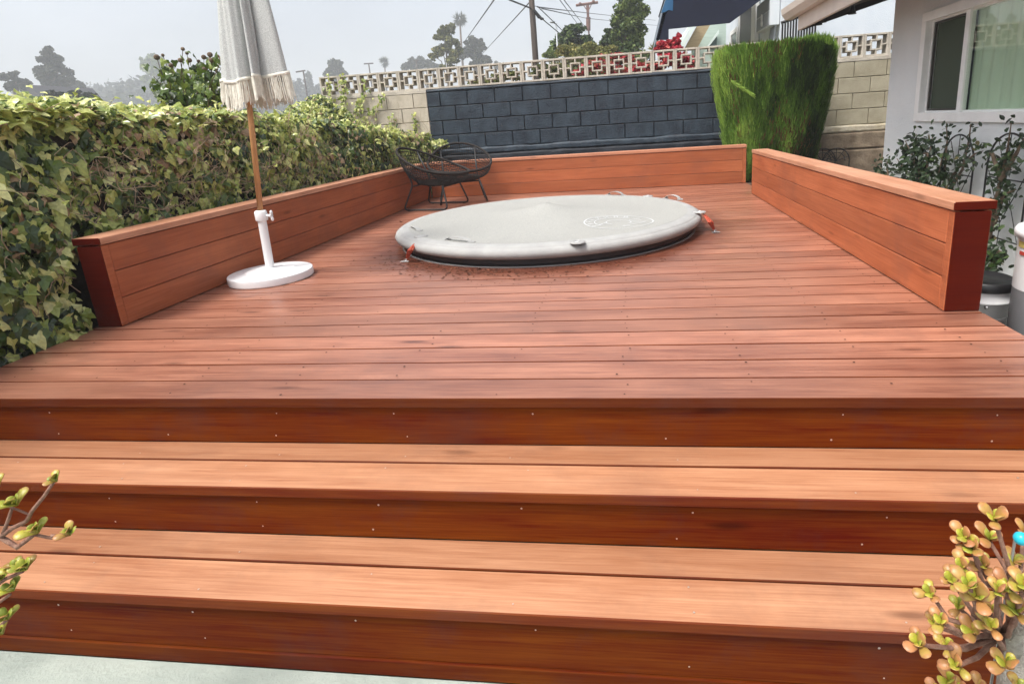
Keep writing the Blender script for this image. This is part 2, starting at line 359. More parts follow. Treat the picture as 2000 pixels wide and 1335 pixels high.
M_jstem = mat('reddish_jade_stem', (.16,.07,.045), .8, (.28,.16,.11), 60, .4, 150)
M_jade = leafmat('jade_leaves', [(0,(.20,.25,.03)),(.35,(.42,.42,.05)),(.6,(.42,.27,.07)),(.8,(.42,.20,.07)),(1,(.46,.20,.09))], .4, .15, .5, 45)
M_dry = leafmat('brown_leaf_bits', [(0,(.05,.015,.006)),(1,(.16,.05,.02))], .8, 0)

# ================================================================ setting
XL, XR, YB, YW, LT = -2.0137, 1.7769, 5.448, 6.735, .034
ZG = -.605
g = make('ground', lambda b: b.box(-680,400,-60,620,ZG-.6,ZG-.03), M_grass); tag(g, kind='structure')
g = make('side_ground_bounce', lambda b: b.box(1.93,3.02,-.3,6.7,ZG-.02,-.33), M_bounce); tag(g, kind='structure')  # unseen side ground, made pale to bounce light onto the bucket
g = make('planting_bed', lambda b: b.box(-4.3,-2.17,-3,6.7,ZG-.02,-.05), M_soil); tag(g, kind='structure')
g = make('back_planting_bed', lambda b: b.box(-2.16,4.2,5.62,6.72,ZG-.02,-.06), M_soil); tag(g, kind='structure')
g = make('concrete_patio', lambda b: b.box(-3.5,3.5,-7,-.462,ZG-.025,ZG,.004), M_conc); tag(g, kind='structure')

# ================================================================ timber deck and steps
deck = thing('timber_deck', 'red stained timber deck with three steps down to the concrete', 'deck', (0,0,0))
X0, X1 = -2.149, 1.915
b = MB(); pitch = .145
for i in range(38):
    y0 = i*pitch; b.box(X0+random.uniform(-.003,.003), X1+random.uniform(-.003,.003), y0+.0034, min(y0+pitch-.0034, 5.60), -LT, random.uniform(-.0006,.0006), .0014)
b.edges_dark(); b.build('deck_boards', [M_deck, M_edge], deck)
b = MB(); b.box(X0+.01, X1-.01, .30, 5.58, -.12, -.05); b.box(X0+.01, X1-.01, .06, 5.58, -.34, -.125); b.build('deck_joists', M_hole, deck)
o_, r1, t1, r2, t2 = .017, .1777, .2353, .1818, .2405
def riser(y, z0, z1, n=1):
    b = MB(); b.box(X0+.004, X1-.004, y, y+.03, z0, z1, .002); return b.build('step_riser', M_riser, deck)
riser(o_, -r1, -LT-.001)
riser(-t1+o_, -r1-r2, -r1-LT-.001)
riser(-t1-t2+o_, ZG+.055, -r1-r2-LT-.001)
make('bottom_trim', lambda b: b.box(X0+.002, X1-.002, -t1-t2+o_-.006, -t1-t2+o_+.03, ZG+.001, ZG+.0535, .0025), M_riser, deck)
for (yn, z, yr) in ((-t1, -r1, o_), (-t1-t2, -r1-r2, -t1+o_)):
    b = MB(); b.box(X0, X1, yn, yn+.1405, z-LT, z, .003, t=.9); b.box(X0, X1, yn+.145, yr-.001, z-LT, z+.0006, .0025, t=.35)
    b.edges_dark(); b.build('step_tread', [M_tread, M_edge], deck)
b = MB()
def dot(x, y, z, r, ax, n=8):
    if ax == 'z': b.add([(x+r*math.cos(2*PI*k/n), y+r*math.sin(2*PI*k/n), z) for k in range(n)], [tuple(range(n))])
    else: b.add([(x+r*math.cos(2*PI*k/n), y, z+r*math.sin(2*PI*k/n)) for k in range(n)], [tuple(range(n))])
jx = [-1.95+.405*i for i in range(10)]
for i in range(16):
    for x in jx:
        for yy in (.035, .11):
            if random.random() < .8: dot(x+random.gauss(0,.012), i*pitch+yy+random.gauss(0,.006), .0022, random.uniform(.0028,.0045), 'z')
o = b.build('screw_hole', M_hole, deck); tag(o, kind='stuff')
b = MB()
for x in (-1.62,-1.17,-.73,-.27,.18,.66,1.12,1.56):
    for (yf, z0, z1) in ((o_,-r1,-LT), (-t1+o_,-r1-r2,-r1-LT), (-t1-t2+o_,ZG+.06,-r1-r2-LT), ):
        for zz in (.2,.8):
            if random.random() < .8: dot(x+random.gauss(0,.03), yf-.0012, z0+(z1-z0)*zz, random.uniform(.0022,.0032), 'y')
    for (yn, z) in ((-t1,-r1),(-t1-t2,-r1-r2)):
        for yy in (.03,.11,.175):
            if random.random() < .75: dot(x+random.gauss(0,.03), yn+yy, z+.0018, random.uniform(.0022,.003), 'z')
o = b.build('screw_head', M_screw, deck); tag(o, kind='stuff')

# ---------------------------------------------------------------- parapet benches
HW = .4523
def parapet(name, label, axis, a0, a1, inner, outer, open_end=None):
    """three boards high with a flat cap. axis: the direction it runs"""
    t = thing(name, label, 'parapet', ((inner+outer)/2 if axis == 'y' else (a0+a1)/2, (a0+a1)/2 if axis == 'y' else inner, 0), 'low board parapets around the deck')
    s = 1 if outer > inner else -1; capt = .034; gap = .004; hb = (HW-capt-.006)/3
    L_ = t.location
    def bx(b, u0, u1, v0, v1, z0, z1, c, tt=None):
        if axis == 'y': b.box(v0-L_.x, v1-L_.x, u0-L_.y, u1-L_.y, z0, z1, c, tt)
        else: b.box(u0-L_.x, u1-L_.x, v0-L_.y, v1-L_.y, z0, z1, c, tt)
    for side, (v0, v1) in (('inner', (inner, inner+s*.026)), ('outer', (outer-s*.026, outer))):
        b = MB()
        for k in range(3): bx(b, a0+.04, a1-.04, v0, v1, .003+k*hb+gap/2, .003+(k+1)*hb-gap/2, .0022, random.uniform(.2,.9))
        bx(b, a0+.02, a1-.02, inner+s*.028, outer-s*.028, .004, HW-capt-.012, 0)      # dark framing behind the joints
        if side == 'inner': b.build('side_boards', M_wally if axis == 'y' else M_wallx, t)
        else:
            b = MB()
            for k in range(3): bx(b, a0+.04, a1-.04, v0, v1, .003+k*hb+gap/2, .003+(k+1)*hb-gap/2, .0045)
            b.build('side_boards', M_wally if axis == 'y' else M_wallx, t)
        for (u0, u1) in ((a0+.0005, a0+.0395), (a1-.0395, a1-.0005)):
            b = MB(); bx(b, u0, u1, v0, v1, .003, HW-capt-.005, .003, .6); b.build('corner_board', M_wally if axis == 'y' else M_wallx, t)
    for (u0, u1) in ((a0-.003, a0+.018), (a1-.018, a1+.003)):
        b = MB(); bx(b, u0, u1, inner+s*.0275 if 0 else inner+s*.003, outer-s*.003, .003, HW-capt-.006, .002, .5); b.build('end_board', M_end, t)
    b = MB(); bx(b, a0-.006, a1+.004, inner-s*.006, outer+s*.012, HW-capt, HW, .003, .7)
    if axis == 'y': b.edges_dark()
    b.build('cap', [M_cap_y, M_end] if axis == 'y' else M_cap_x, t)
    return t
parapet('deck_parapet', 'low red board parapet along the ivy hedge side of the deck', 'y', .760, 5.444, XL, XL-.135)
parapet('deck_parapet', 'low red board parapet at the back of the deck in front of the navy wall', 'x', -2.0, 1.9009, YB, YB+.135)
parapet('deck_parapet', 'low red board parapet on the house side, ending beside the white bucket', 'y', .749, 4.511, XR, XR+.1377)

# ================================================================ block wall with pierced top
wall = thing('block_wall', 'tall block wall, navy painted in the middle, with pierced concrete blocks on top', 'block wall', (0, YW, 0))
ZS0, ZS1 = 1.4207, 1.7056; BH, BL = .2032, .4064
zt = ZS0-.0475                                   # top of the first course
xs, xe, xn0, xn1 = -3.99, 5.2, -2.372, 2.15      # wall ends; navy paint from xn0 to xn1
xph = -2.1758
def blocks(name, x0, x1, mats, rows=4, bright=None, faces=True):
    b = MB(); D = .2; mm, mj = mats
    b.mi = 1; b.box(x0, x1, .020, D, ZG+.0, zt-.0015)
    b.mi = 0
    for r in range(rows):
        z1 = zt-r*BH; z0 = z1-BH
        off = 0 if r % 2 == 0 else BL*.53
        k0 = int((x0-xph-off)//BL)-1
        for k in range(k0, k0+int((x1-x0)/BL)+4):
            u0 = max(xph+off+k*BL, x0); u1 = min(xph+off+(k+1)*BL, x1)
            if u1-u0 < .03: continue
            j = .004 if name != 'navy_blocks' else .0062
            b.box(u0+(j if u0 > x0 else 0), u1-(j if u1 < x1 else 0), random.uniform(-.002,.002), .05, z0+j, z1-j, .005)
    return b.build(name, [mm, mj], wall)
blocks('beige_blocks', xs, xn0-.002, (M_beige, M_beigem))
blocks('navy_blocks', xn0+.002, xn1, (M_navy, M_navym))
blocks('weathered_blocks', xn1+.003, xe, (M_olive, M_beigem))
zb = zt-4*BH                                     # below the neat courses: a rough ledge
def rough(name, x0, x1, z0, z1, dy, m, amp, seed, parent=wall):
    nx = int((x1-x0)/.03)+2; nz = max(int((z1-z0)/.02)+2, 4)
    X, Z = np.meshgrid(np.linspace(x0, x1, nx), np.linspace(z0, z1, nz))
    P = np.stack([X.ravel(), 0*X.ravel(), Z.ravel()], 1)
    edge = np.zeros_like(X); edge[-1] = 1; edge[0] = .6
    zz = Z+edge*.018*fbm(P*[1,1,.01], seed+5, 3.0).reshape(X.shape)
    y = -dy+amp*fbm(P, seed, 7.0).reshape(X.shape); y[-1] = .02; y[0] = .03
    V = np.stack([X, y, zz], 2).reshape(-1, 3); i = np.arange(nx*nz).reshape(nz, nx)
    Fa = np.stack([i[:-1,:-1], i[:-1,1:], i[1:,1:], i[1:,:-1]], 2).reshape(-1, 4)
    return link_mesh(name, V, Fa, m, parent, np.zeros(len(Fa)), True)
rough('mortar_ledge', xn0, xn1-.002, zb-.10, zb+.006, .030, M_navy, .012, 3)
rough('foundation', xn0, xn1-.002, ZG, zb-.085, .050, M_navym, .014, 4)
rough('mortar_ledge', xn1+.004, xe, zb-.105, zb+.006, .026, M_patch, .010, 8)
rough('foundation', xn1+.004, xe, zb-.33, zb-.09, .045, M_brown, .010, 9)
rough('foundation', xn1+.004, xe, ZG, zb-.315, .055, M_brown, .010, 12)
make('mortar_bed', lambda b: b.box(xs, xn0-.001, -.004, .2, zt+.0, ZS0-.001, .003), M_screenb, wall)
rough('mortar_bed', xn0+.001, xn1, zt-.006, ZS0-.004, .006, M_navy, .006, 21)
make('mortar_bed', lambda b: b.box(xn0, xn1, .012, .2, zt, ZS0-.001), M_navym, wall)
make('mortar_bed', lambda b: b.box(xn1+.001, xe, -.004, .2, zt+.0, ZS0-.001, .003), M_screenb, wall)
def screen_block():
    b = MB(); S_ = .3015; h = ZS1-ZS0; D = .145; fr = .026; w_ = .019
    def bx(u0, u1, v0, v1, d=0): b.box(u0, u1, .012+d, .012+D-d, v0, v1, .0025)
    bx(0, fr, 0, h); bx(S_-fr, S_, 0, h); bx(fr, S_-fr, 0, fr*.9); bx(fr, S_-fr, h-fr*.9, h)
    a0, a1 = S_*.5-.073, S_*.5+.073; c0, c1 = h*.5-.068, h*.5+.068      # inner square ring
    bx(a0, a1, c0, c0+w_, .002); bx(a0, a1, c1-w_, c1, .002); bx(a0, a0+w_, c0+w_, c1-w_, .002); bx(a1-w_, a1, c0+w_, c1-w_, .002)
    m0 = S_*.5-w_/2; n0 = h*.5-w_/2                                          # four links from ring to frame
    bx(m0, m0+w_, fr*.9, c0, .002); bx(m0, m0+w_, c1, h-fr*.9, .002); bx(fr, a0, n0, n0+w_, .002); bx(a1, S_-fr, n0, n0+w_, .002)
    o = b.build('pierced_block', M_screenb, wall); return o
sb = screen_block(); nb = 0; pb = .3045
for i in range(int((xe-xs)/pb)):
    o = sb if i == 0 else sb.copy()
    if i: COL.objects.link(o); o.parent = wall
    o.location = (xs+i*pb, random.uniform(-.002,.002), ZS0)

# ================================================================ spa with grey cover
SC = (-.137, 2.847)
spa = thing('sunken_spa', 'round spa set low on the deck under a grey quilted inflatable cover', 'spa', (*SC, 0))
CP = [(0,.232),(.03,.228),(.10,.207),(.2,.182),(.35,.158),(.52,.142),(.7,.132),(.9,.129),(1.02,.137),(1.09,.142)]
def cz(r):
    for (ra, za), (rb, zb_) in zip(CP, CP[1:]):
        if ra <= r <= rb: return za+(zb_-za)*(r-ra)/(rb-ra)
    return CP[-1][1]
b = MB(); n = 128; V = []; rs = [.004,.03,.06,.1,.15,.2,.27,.35,.43,.52,.6,.7,.8,.9,.96,1.02,1.06,1.09]
for r in rs:
    for k in range(n):
        a_ = 2*PI*k/n; z = cz(r)+.004*math.sin(5*a_+1)*math.sin(r*3)*(r > .3)
        z += .010*max(0, 1-abs(((a_-.72*PI+PI) % (2*PI))-PI)*6)*math.exp(-((r-.16)/.1)**2)
        V.append((r*math.cos(a_), r*math.sin(a_), z))
Fs = [(i*n+k, i*n+(k+1) % n, (i+1)*n+(k+1) % n, (i+1)*n+k) for i in range(len(rs)-1) for k in range(n)]+[tuple(range(n))]
b.add(V, Fs); b.build('cover_top', M_cover, spa, smooth=True)
make('cover_rim', lambda b: b.lathe([(1.089,.1415),(1.12,.141),(1.15,.135),(1.165,.1285),(1.167,.125),(1.171,.1245),(1.188,.112),(1.197,.092),(1.190,.070),(1.165,.055),(1.12,.048),(.9,.047)], 128), M_rim, spa, smooth=True)
make('tub_wall', lambda b: b.lathe([(1.135,.001),(1.14,.012),(1.128,.016),(1.128,.060),(.8,.060)], 128), M_tubb, spa, smooth=False)
make('tub_foot_ring', lambda b: b.lathe([(1.141,.0012),(1.153,.0012),(1.153,.0055),(1.141,.0055)], 128), M_rim, spa)
# printed emblem
lc = atZ(1208, 433, .135); LC = (lc[0]-SC[0], lc[1]-SC[1])
def onlid(x, y, h=.003): return (x, y, cz(math.hypot(x, y))+h+.004*math.sin(5*math.atan2(y,x)+1)*math.sin(math.hypot(x,y)*3)*(math.hypot(x,y) > .3))
b = MB()
def arc(r, a0, a1, wd=.0035, c=LC, n=60, sy=1.0):
    for i in range(n):
        q = [a0+(a1-a0)*i/n, a0+(a1-a0)*(i+1)/n]
        P = [(c[0]+rr*math.cos(t_), c[1]+rr*sy*math.sin(t_)) for (rr, t_) in ((r-wd, q[0]), (r+wd, q[0]), (r+wd, q[1]), (r-wd, q[1]))]
        b.add([onlid(*p_) for p_ in P], [(0,1,2,3)])
def stroke(p0, p1, wd=.0035, n=4):
    d = np.array(p1)-np.array(p0); nn = np.array([-d[1], d[0]])/max(np.linalg.norm(d), 1e-6)*wd
    for i in range(n):
        s0 = np.array(p0)+d*i/n; s1 = np.array(p0)+d*(i+1)/n
        b.add([onlid(*q) for q in (s0-nn, s1-nn, s1+nn, s0+nn)], [(0,1,2,3)])
R_ = .245
arc(R_, 0, 2*PI, .0045); arc(R_*.70, PI*.35, PI*1.25, .0035); arc(R_*.36, PI*1.75, PI*3.35, .0035)
cc = np.array(LC)
for k in range(8):          # little letters along the ring
    a_ = PI*(.42+.115*k); ur = np.array([math.cos(a_), math.sin(a_)]); ut = np.array([-ur[1], ur[0]]); c0 = cc+ur*R_*.85
    for (p0, p1) in [((-.35,-.5),(-.35,.5)), ((.35,-.5),(.35,.5)), ((-.35,.5),(.35,.5))][:2+(k % 2)]+([((-.3,0),(.3,0))] if k % 3 else [((-.35,.4),(.3,-.4))]):
        stroke(c0+ut*p0[0]*.034+ur*p0[1]*.045, c0+ut*p1[0]*.034+ur*p1[1]*.045, .0028, 2)
for p0, p1 in (((.33,-.15),(.80,.02)), ((.80,.02),(.62,-.22)), ((.62,-.22),(.12,-.62)), ((.12,-.62),(.55,-.70)), ((-.36,-.05),(-.55,-.42)), ((-.55,-.42),(-.2,-.2)), ((.3,.30),(.62,.52)), ((.3,.05),(.66,.24))):
    stroke(cc+np.array(p0)*R_, cc+np.array(p1)*R_, .004)
b.build('printed_emblem', M_logo, spa)
# fabric handles, patches and D-ring
def loc(px, py, z=.14): q = atZ(px, py, z); return (q[0]-SC[0], q[1]-SC[1])
def handle(px0, px1, py0, py1, lift=.022):
    p0, p1 = np.array(loc(px0, py0)), np.array(loc(px1, py1)); d = p1-p0; nn = np.array([-d[1], d[0]]); nn = nn/np.linalg.norm(nn)*.016
    b = MB(); N = 10; V = []
    for i in range(N+1):
        t_ = i/N; q = p0+d*t_; h = .003+lift*math.sin(PI*t_)**.6
        for s_ in (-1, 1):
            for k in (0, .003): V.append((q[0]+nn[0]*s_, q[1]+nn[1]*s_, cz(math.hypot(*q))+h+k))
    Fs = []
    for i in range(N):
        a_ = i*4; c_ = a_+4
        Fs += [(a_+1,a_+3,c_+3,c_+1), (a_,c_,c_+2,a_+2), (a_,a_+1,c_+1,c_), (a_+2,c_+2,c_+3,a_+3)]
    b.add(V, Fs)
    for q in (p0, p1): b.box(q[0]-.025, q[0]+.025, q[1]-.02, q[1]+.02, cz(math.hypot(*q))-.002, cz(math.hypot(*q))+.0045, .001)
    b.build('fabric_handle', M_rim, spa)
handle(872, 920, 468, 473); handle(1300, 1328, 388, 390, .03); handle(1188, 1217, 381, 382, .03); handle(806, 818, 444, 450, .01)
def dring(px, py, face=0):
    q = loc(px, py, .14); z = cz(math.hypot(*q)) if math.hypot(*q) < 1.09 else .14
    b = MB(); b.lathe([(.001,.006),(.03,.0065),(.047,.003),(.048,-.002)], 24, (*q, z)); p = b.build('ring_patch', M_rim, spa, smooth=True)
    b = MB(); b.tube([(q[0]+.017*math.cos(a_), q[1]+.022*math.sin(a_), z+.005) for a_ in np.linspace(0, 2*PI, 12, endpoint=False)], .003, 6, closed=True); b.build('metal_ring', M_steel, p)
dring(1128, 473); dring(822, 462); dring(1366, 414); dring(1265, 383)
# orange straps to deck anchors
def strap(top, mid, bot, label):
    P0, P2 = np.array(top), np.array(bot); base = P2.copy()
    t = thing('tie_down_strap', label, 'strap', tuple(base), 'straps holding the spa cover'); lp = lambda p: tuple(np.array(p)-base)
    Pm = np.array(mid); b = MB()
    side = np.array([.012, .004, 0])
    for s_ in (-1, 1): b.tube([lp(P0+(P2-P0)*.15+side*s_*.3), lp(Pm+side*s_*1.1), lp(P0+(P2-P0)*.86+side*s_*.2)], .0065, 6)
    for k in range(9): q = P0+(P2-P0)*(.2+.07*k); q = q+(Pm-(P0+P2)/2)*(1-abs(k-4)/5); b.ball(lp(q), .010, 8, 5)
    b.build('webbing', M_strap, t)
    for (q0, q1, rr_) in ((0,.18,.004),(.84,1,.0045)): make('hook', lambda b: b.tube([lp(P0+(P2-P0)*q0), lp(P0+(P2-P0)*q1)], rr_, 6), M_steel, t)
    b = MB(); b.box(-.030,.030,-.010,.010,.002,.0055,.001); b.tube([(-.012,0,.004),(0,0,.018),(.012,0,.004)], .0035, 6); b.build('anchor_plate', M_steel, t)
a1 = atZ(791, 511, .003); p0 = np.array([SC[0]+1.15*math.cos(3.62), SC[1]+1.15*math.sin(3.62), .137]); p0 = atZ(818, 466, .14)
strap(p0, atZ(801, 489, .09), a1, 'twisted orange strap at the left end of the spa cover')
a2 = atZ(1398, 454, .003); strap(atZ(1372, 414, .14), atZ(1388, 434, .085), a2, 'thin red strap at the right end of the spa cover')

# leaf litter in front of the spa and stray bits
n = 700; ang = RNG.normal(-1.80, .45, n); rr = 1.17+np.abs(RNG.normal(0, .13, n)); P = np.stack([SC[0]+rr*np.cos(ang), SC[1]+rr*np.sin(ang), np.full(n, .0035)], 1)
lt_ = scatter('leaf_litter', OVAL_V, OVAL_F, P, np.stack([RNG.normal(size=n), RNG.normal(size=n)*.6, 0*ang], 1), np.tile([0.,0,1], (n,1))+RNG.normal(0,.15,(n,3)), RNG.uniform(.006,.026,n), RNG.random(n), M_dry)
tag(lt_, kind='stuff')
q = atZ(779, 434, .004)
o = scatter('dead_leaf', OVAL_V, OVAL_F, [q, q+[.02,0,.003]], [(1,.3,.1),(-.6,.7,.3)], [(0,.2,1),(.4,0,1)], [.045,.035], [.2,.5], M_dry); tag(o, 'curled brown dead leaf lying on the deck left of the spa', 'leaf')

# ================================================================ umbrella
UC = (-1.763, 1.62)
umb = thing('patio_umbrella', 'closed grey fringed umbrella on a wooden pole in a round white base', 'umbrella', (*UC, 0))
make('base', lambda b: b.lathe([(.001,.0015),(.242,.0015),(.2465,.003),(.2485,.006),(.249,.010),(.249,.043),(.2482,.047),(.246,.0502),(.241,.052),(.152,.0545),(.147,.0555),(.138,.0625),(.132,.064),(.092,.065),(.087,.066),(.080,.071),(.074,.072),(.001,.072)], 64), M_whitep, umb, smooth=True)
b = MB(); b.tube([(0,0,.068),(.008,0,.40)], .0255, 20, cap=False); tb = b.build('socket_tube', M_whitep, umb, smooth=True)
make('collar', lambda b: b.lathe([(.020,-.032),(.034,-.030),(.036,-.024),(.036,.022),(.030,.032),(.019,.034)], 24, (.0085,0,.405)), M_whitep, tb, smooth=True)
b = MB(); b.tube([(.04,0,.405),(.075,-.005,.403)], .008, 8); b.tube([(.074,-.005,.403),(.082,-.006,.403)], .014, 10)
for k in range(2): s_ = (-1,1)[k]; b.ball((.083,-.006,.403+.020*s_), .014, 10, 6, (.6,.7,1))
b.build('clamp_knob', M_whitep, tb, smooth=True)
b = MB(); ax = lambda z: (.010+(z-.431)*.0965, 0.0, z)
b.tube([ax(.40), ax(1.0), ax(1.7), ax(2.3)], .0165, 14); b.build('pole', M_pole, umb, smooth=True)
# closed canopy: pleated cloth around the pole
def rad(z, th):
    tz = (z-1.12)/(2.28-1.12)
    R0 = (.195*(1-tz)**.62+.03)*.735
    cloth = 1+.17*math.cos(4*th+.5+.6*tz)+.15*math.cos(7*th+2.1)+.075*math.cos(13*th+.3+2*z)+.03*math.cos(29*th+3*z)
    fold = -.42*math.exp(-(((th+1.35+PI) % (2*PI)-PI)/.10)**2)-.36*math.exp(-(((th+.75-.25*tz+PI) % (2*PI)-PI)/.09)**2)-.34*math.exp(-(((th+2.3+PI) % (2*PI)-PI)/.12)**2)
    return R0*(cloth+fold*(.6+.4*(1-tz)))
def cpt(z, th, k=1.0):
    r = rad(max(z, 1.13), th)*k; c_ = ax(z); sk = .060*max(0, 1-(z-1.0)/.8)
    zz = z+(.02*math.cos(2*th+.6)+.012*math.cos(5*th))*max(0, 1-(z-1.13)/.25) if z < 1.38 else z
    return (c_[0]+.018+sk+r*1.04*math.cos(th), c_[1]+r*.8*math.sin(th), zz)
n = 144; zs = [1.195,1.205,1.225,1.26,1.30,1.36,1.42,1.5,1.6,1.7,1.8,1.9,2.0,2.1,2.18,2.24,2.275]
b = MB(); b.add([cpt(z, 2*PI*k/n) for z in zs for k in range(n)], [(i*n+k, i*n+(k+1) % n, (i+1)*n+(k+1) % n, (i+1)*n+k) for i in range(len(zs)-1) for k in range(n)])
cn = b.build('canopy', M_canvas, umb, smooth=True)
b = MB(); b.add([cpt(z, 2*PI*k/n, q) for (z, q) in ((1.192,1.03),(1.192,1.06),(1.212,1.06),(1.212,1.03)) for k in range(n)], [(i*n+k, i*n+(k+1) % n, (i+1)*n+(k+1) % n, (i+1)*n+k) for i in range(3) for k in range(n)])
b.build('hem_tape', M_fringe, cn, smooth=True)
b = MB()
for k in range(300):
    th = 2*PI*k/300+random.gauss(0,.004); ln_ = random.uniform(.110,.140)*(1.05+.12*math.cos(3*th)); top = Vector(cpt(1.198, th, 1.035)); dr = Vector(cpt(1.198, th, 1.15))-top
    pts = [top+Vector((dr.x*t_*.6+random.gauss(0,.0015), dr.y*t_*.6, -ln_*t_)) for t_ in (0,.35,.7,1)]
    b.tube(pts, [.0022,.0026,.0028,.0022], 4, False)
b.build('fringe', M_fringe, cn)
b = MB(); b.ball((ax(2.3)[0], 0, 2.33), .03, 12, 8, (1,1,1.2)); b.build('finial', M_pole, umb, smooth=True)

# ================================================================ woven lounge chairs
def chair(label, loc_, rz):
    t = thing('woven_chair', label, 'chair', loc_, 'black woven bowl chairs in the deck corner', rz)   # faces local +x
    A, B = .385, .40
    def rim(th, k=.96, dz=0): # oval ring, high at the back
        x = .02+B*k*math.cos(th); y = A*k*math.sin(th); return (x-.02*math.cos(2*th), y, .495-.15*math.cos(th)+.028*math.cos(2*th)+dz)
    def seat(th): return (.03+.21*math.cos(th), .215*math.sin(th), .275-.018*math.cos(th))
    b = MB(); N = 56
    b.tube([rim(2*PI*k/N) for k in range(N)], .0135, 8, closed=True, t=.5); b.build('rim', M_rope, t, smooth=True)
    b = MB()
    def bowl(th, s_):   # s 0 rim .. 1 seat ring, bulging outwards a little
        r_, q = np.array(rim(th)), np.array(seat(th)); p = r_*(1-s_)+q*s_; bul = math.sin(PI*s_)*.035
        return (p[0]+bul*math.cos(th), p[1]+bul*math.sin(th), p[2]-bul*.7)
    for k in range(84):
        th = 2*PI*k/84; b.tube([bowl(th, s_) for s_ in (0,.33,.66,1)], .0027, 4, False)
    for s_ in np.linspace(.08,.95,10): b.tube([bowl(2*PI*k/N, s_) for k in range(N)], .0036, 4, closed=True)
    b.tube([seat(2*PI*k/N) for k in range(N)], .010, 6, closed=True)
    for k in range(17):
        y = -.2+.025*k; hw = .21*math.sqrt(max(0, 1-(y/.215)**2)); b.tube([(.03-hw, y, .290), (.03, y, .262), (.03+hw, y, .258)], .0055, 4, False)
    for k in range(9):
        x = -.14+.043*k; hw = .215*math.sqrt(max(0, 1-((x-.03)/.21)**2)); b.tube([(x, -hw, .278), (x, 0, .268), (x, hw, .278)], .0045, 4, False)
    b.build('woven_bowl', M_rope, t)
    for s_ in (-1, 1):
        y0, y1 = .20*s_, .27*s_
        def fil(P, r=.05):
            out = [P[0]]
            for i in range(1, len(P)-1):
                a_, c_, d_ = map(lambda v: Vector(v), (P[i-1], P[i], P[i+1])); u = (a_-c_).normalized()*r; v = (d_-c_).normalized()*r
                for q in np.linspace(0, 1, 6): out.append(tuple((c_+u)*(1-q)**2+c_*2*q*(1-q)+(c_+v)*q**2))
            return out+[P[-1]]
        pts = fil([rim(PI-.60*s_), (-.16, y0, .285), (-.27, y1, .012), (.27, y1, .012), (.20, y0, .265)], .055)
        make('sled_leg', lambda b: b.tube(pts, .0095, 8, t=.5), M_black, t, smooth=True)
        for xf in (-.205, .205): make('rubber_foot', lambda b: b.box(xf-.015,xf+.015,y1-.012,y1+.012,.0,.006,.001), M_black, t)
    for (xf, zf_) in ((-.17,.262), (.19,.245)): make('stretcher', lambda b: b.tube([(xf,-.2,zf_),(xf,.2,zf_)], .008, 8), M_black, t, smooth=True)
    return t
chair('black woven bowl chair nearer the hedge, turned towards the spa', (-1.655, 4.60, 0), math.radians(-10))
chair('black woven bowl chair backed against the rear parapet', (-1.47, 5.02, 0), math.radians(-72))

# ================================================================ ivy hedge
ivy = thing('ivy_hedge', 'deep ivy hedge growing over the fence behind the left parapet', 'hedge', (-2.7, 2.5, 0))
Yk = np.array([-2, .6, 1.1, 1.85, 3.4, 4.7, 6.3, 8]); Zk = np.array([1.06, 1.09, 1.11, 1.115, 1.05, .94, .80, .75])
def top_z(X, Y): return np.interp(Y, Yk, Zk)-.055+np.clip(-2.35-X, 0, 1.9)*.085-np.clip(X+2.5, 0, 1)*.10
def front_x(Y, Z):   # front face of the hedge
    P = np.stack([0*Y, Y, Z], 1); base = np.where(Z < .40, -2.20, -2.205-.17*np.clip((Z-.45)/.6, 0, 1)**1.6)
    base = np.where((Y < .74), base+.045+.05*np.clip((.5-Z), 0, .6), base)
    base = np.where((Y > 5.35), np.minimum(base, -2.21), base)
    return base+.085*fbm(P, 31, 2.4)+.035*fbm(P, 37, 7)-.03
# solid dark core added inside to block light, colour painted as shade
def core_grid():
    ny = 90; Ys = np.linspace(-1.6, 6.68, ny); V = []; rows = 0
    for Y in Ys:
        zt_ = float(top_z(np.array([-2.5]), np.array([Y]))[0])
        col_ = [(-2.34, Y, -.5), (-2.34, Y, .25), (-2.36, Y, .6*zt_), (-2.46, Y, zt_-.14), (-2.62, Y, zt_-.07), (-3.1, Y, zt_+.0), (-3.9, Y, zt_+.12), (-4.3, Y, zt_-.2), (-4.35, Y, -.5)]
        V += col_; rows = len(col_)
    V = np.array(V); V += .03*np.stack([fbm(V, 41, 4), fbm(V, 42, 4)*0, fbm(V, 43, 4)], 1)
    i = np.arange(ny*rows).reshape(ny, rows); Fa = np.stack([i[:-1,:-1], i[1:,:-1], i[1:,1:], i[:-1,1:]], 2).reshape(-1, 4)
    return link_mesh('dark_shade_core', V, Fa, M_core, ivy, np.zeros(len(Fa)), True, local=False)
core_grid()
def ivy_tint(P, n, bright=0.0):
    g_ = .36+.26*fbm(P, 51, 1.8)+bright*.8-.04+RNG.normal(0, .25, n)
    t_ = np.clip(g_, 0, .80); hi = RNG.random(n) < (.22+np.clip(bright, 0, 1)*.30); t_ = np.where(hi, RNG.uniform(.80,.915,n), t_)  # pale leaves painted as highlights, more of them where bright is high
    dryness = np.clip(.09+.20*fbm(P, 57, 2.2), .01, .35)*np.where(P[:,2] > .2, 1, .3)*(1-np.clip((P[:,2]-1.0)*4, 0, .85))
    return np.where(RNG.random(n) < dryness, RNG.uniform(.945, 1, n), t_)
n = 30000
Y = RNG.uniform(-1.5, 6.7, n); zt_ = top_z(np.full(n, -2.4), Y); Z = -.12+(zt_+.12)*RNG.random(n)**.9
keep = (Y < .74) | (Z > .36) | (Y > 5.6); Y, Z = Y[keep], Z[keep]; n = len(Y); X = front_x(Y, Z)-np.abs(RNG.normal(0, .055, n))
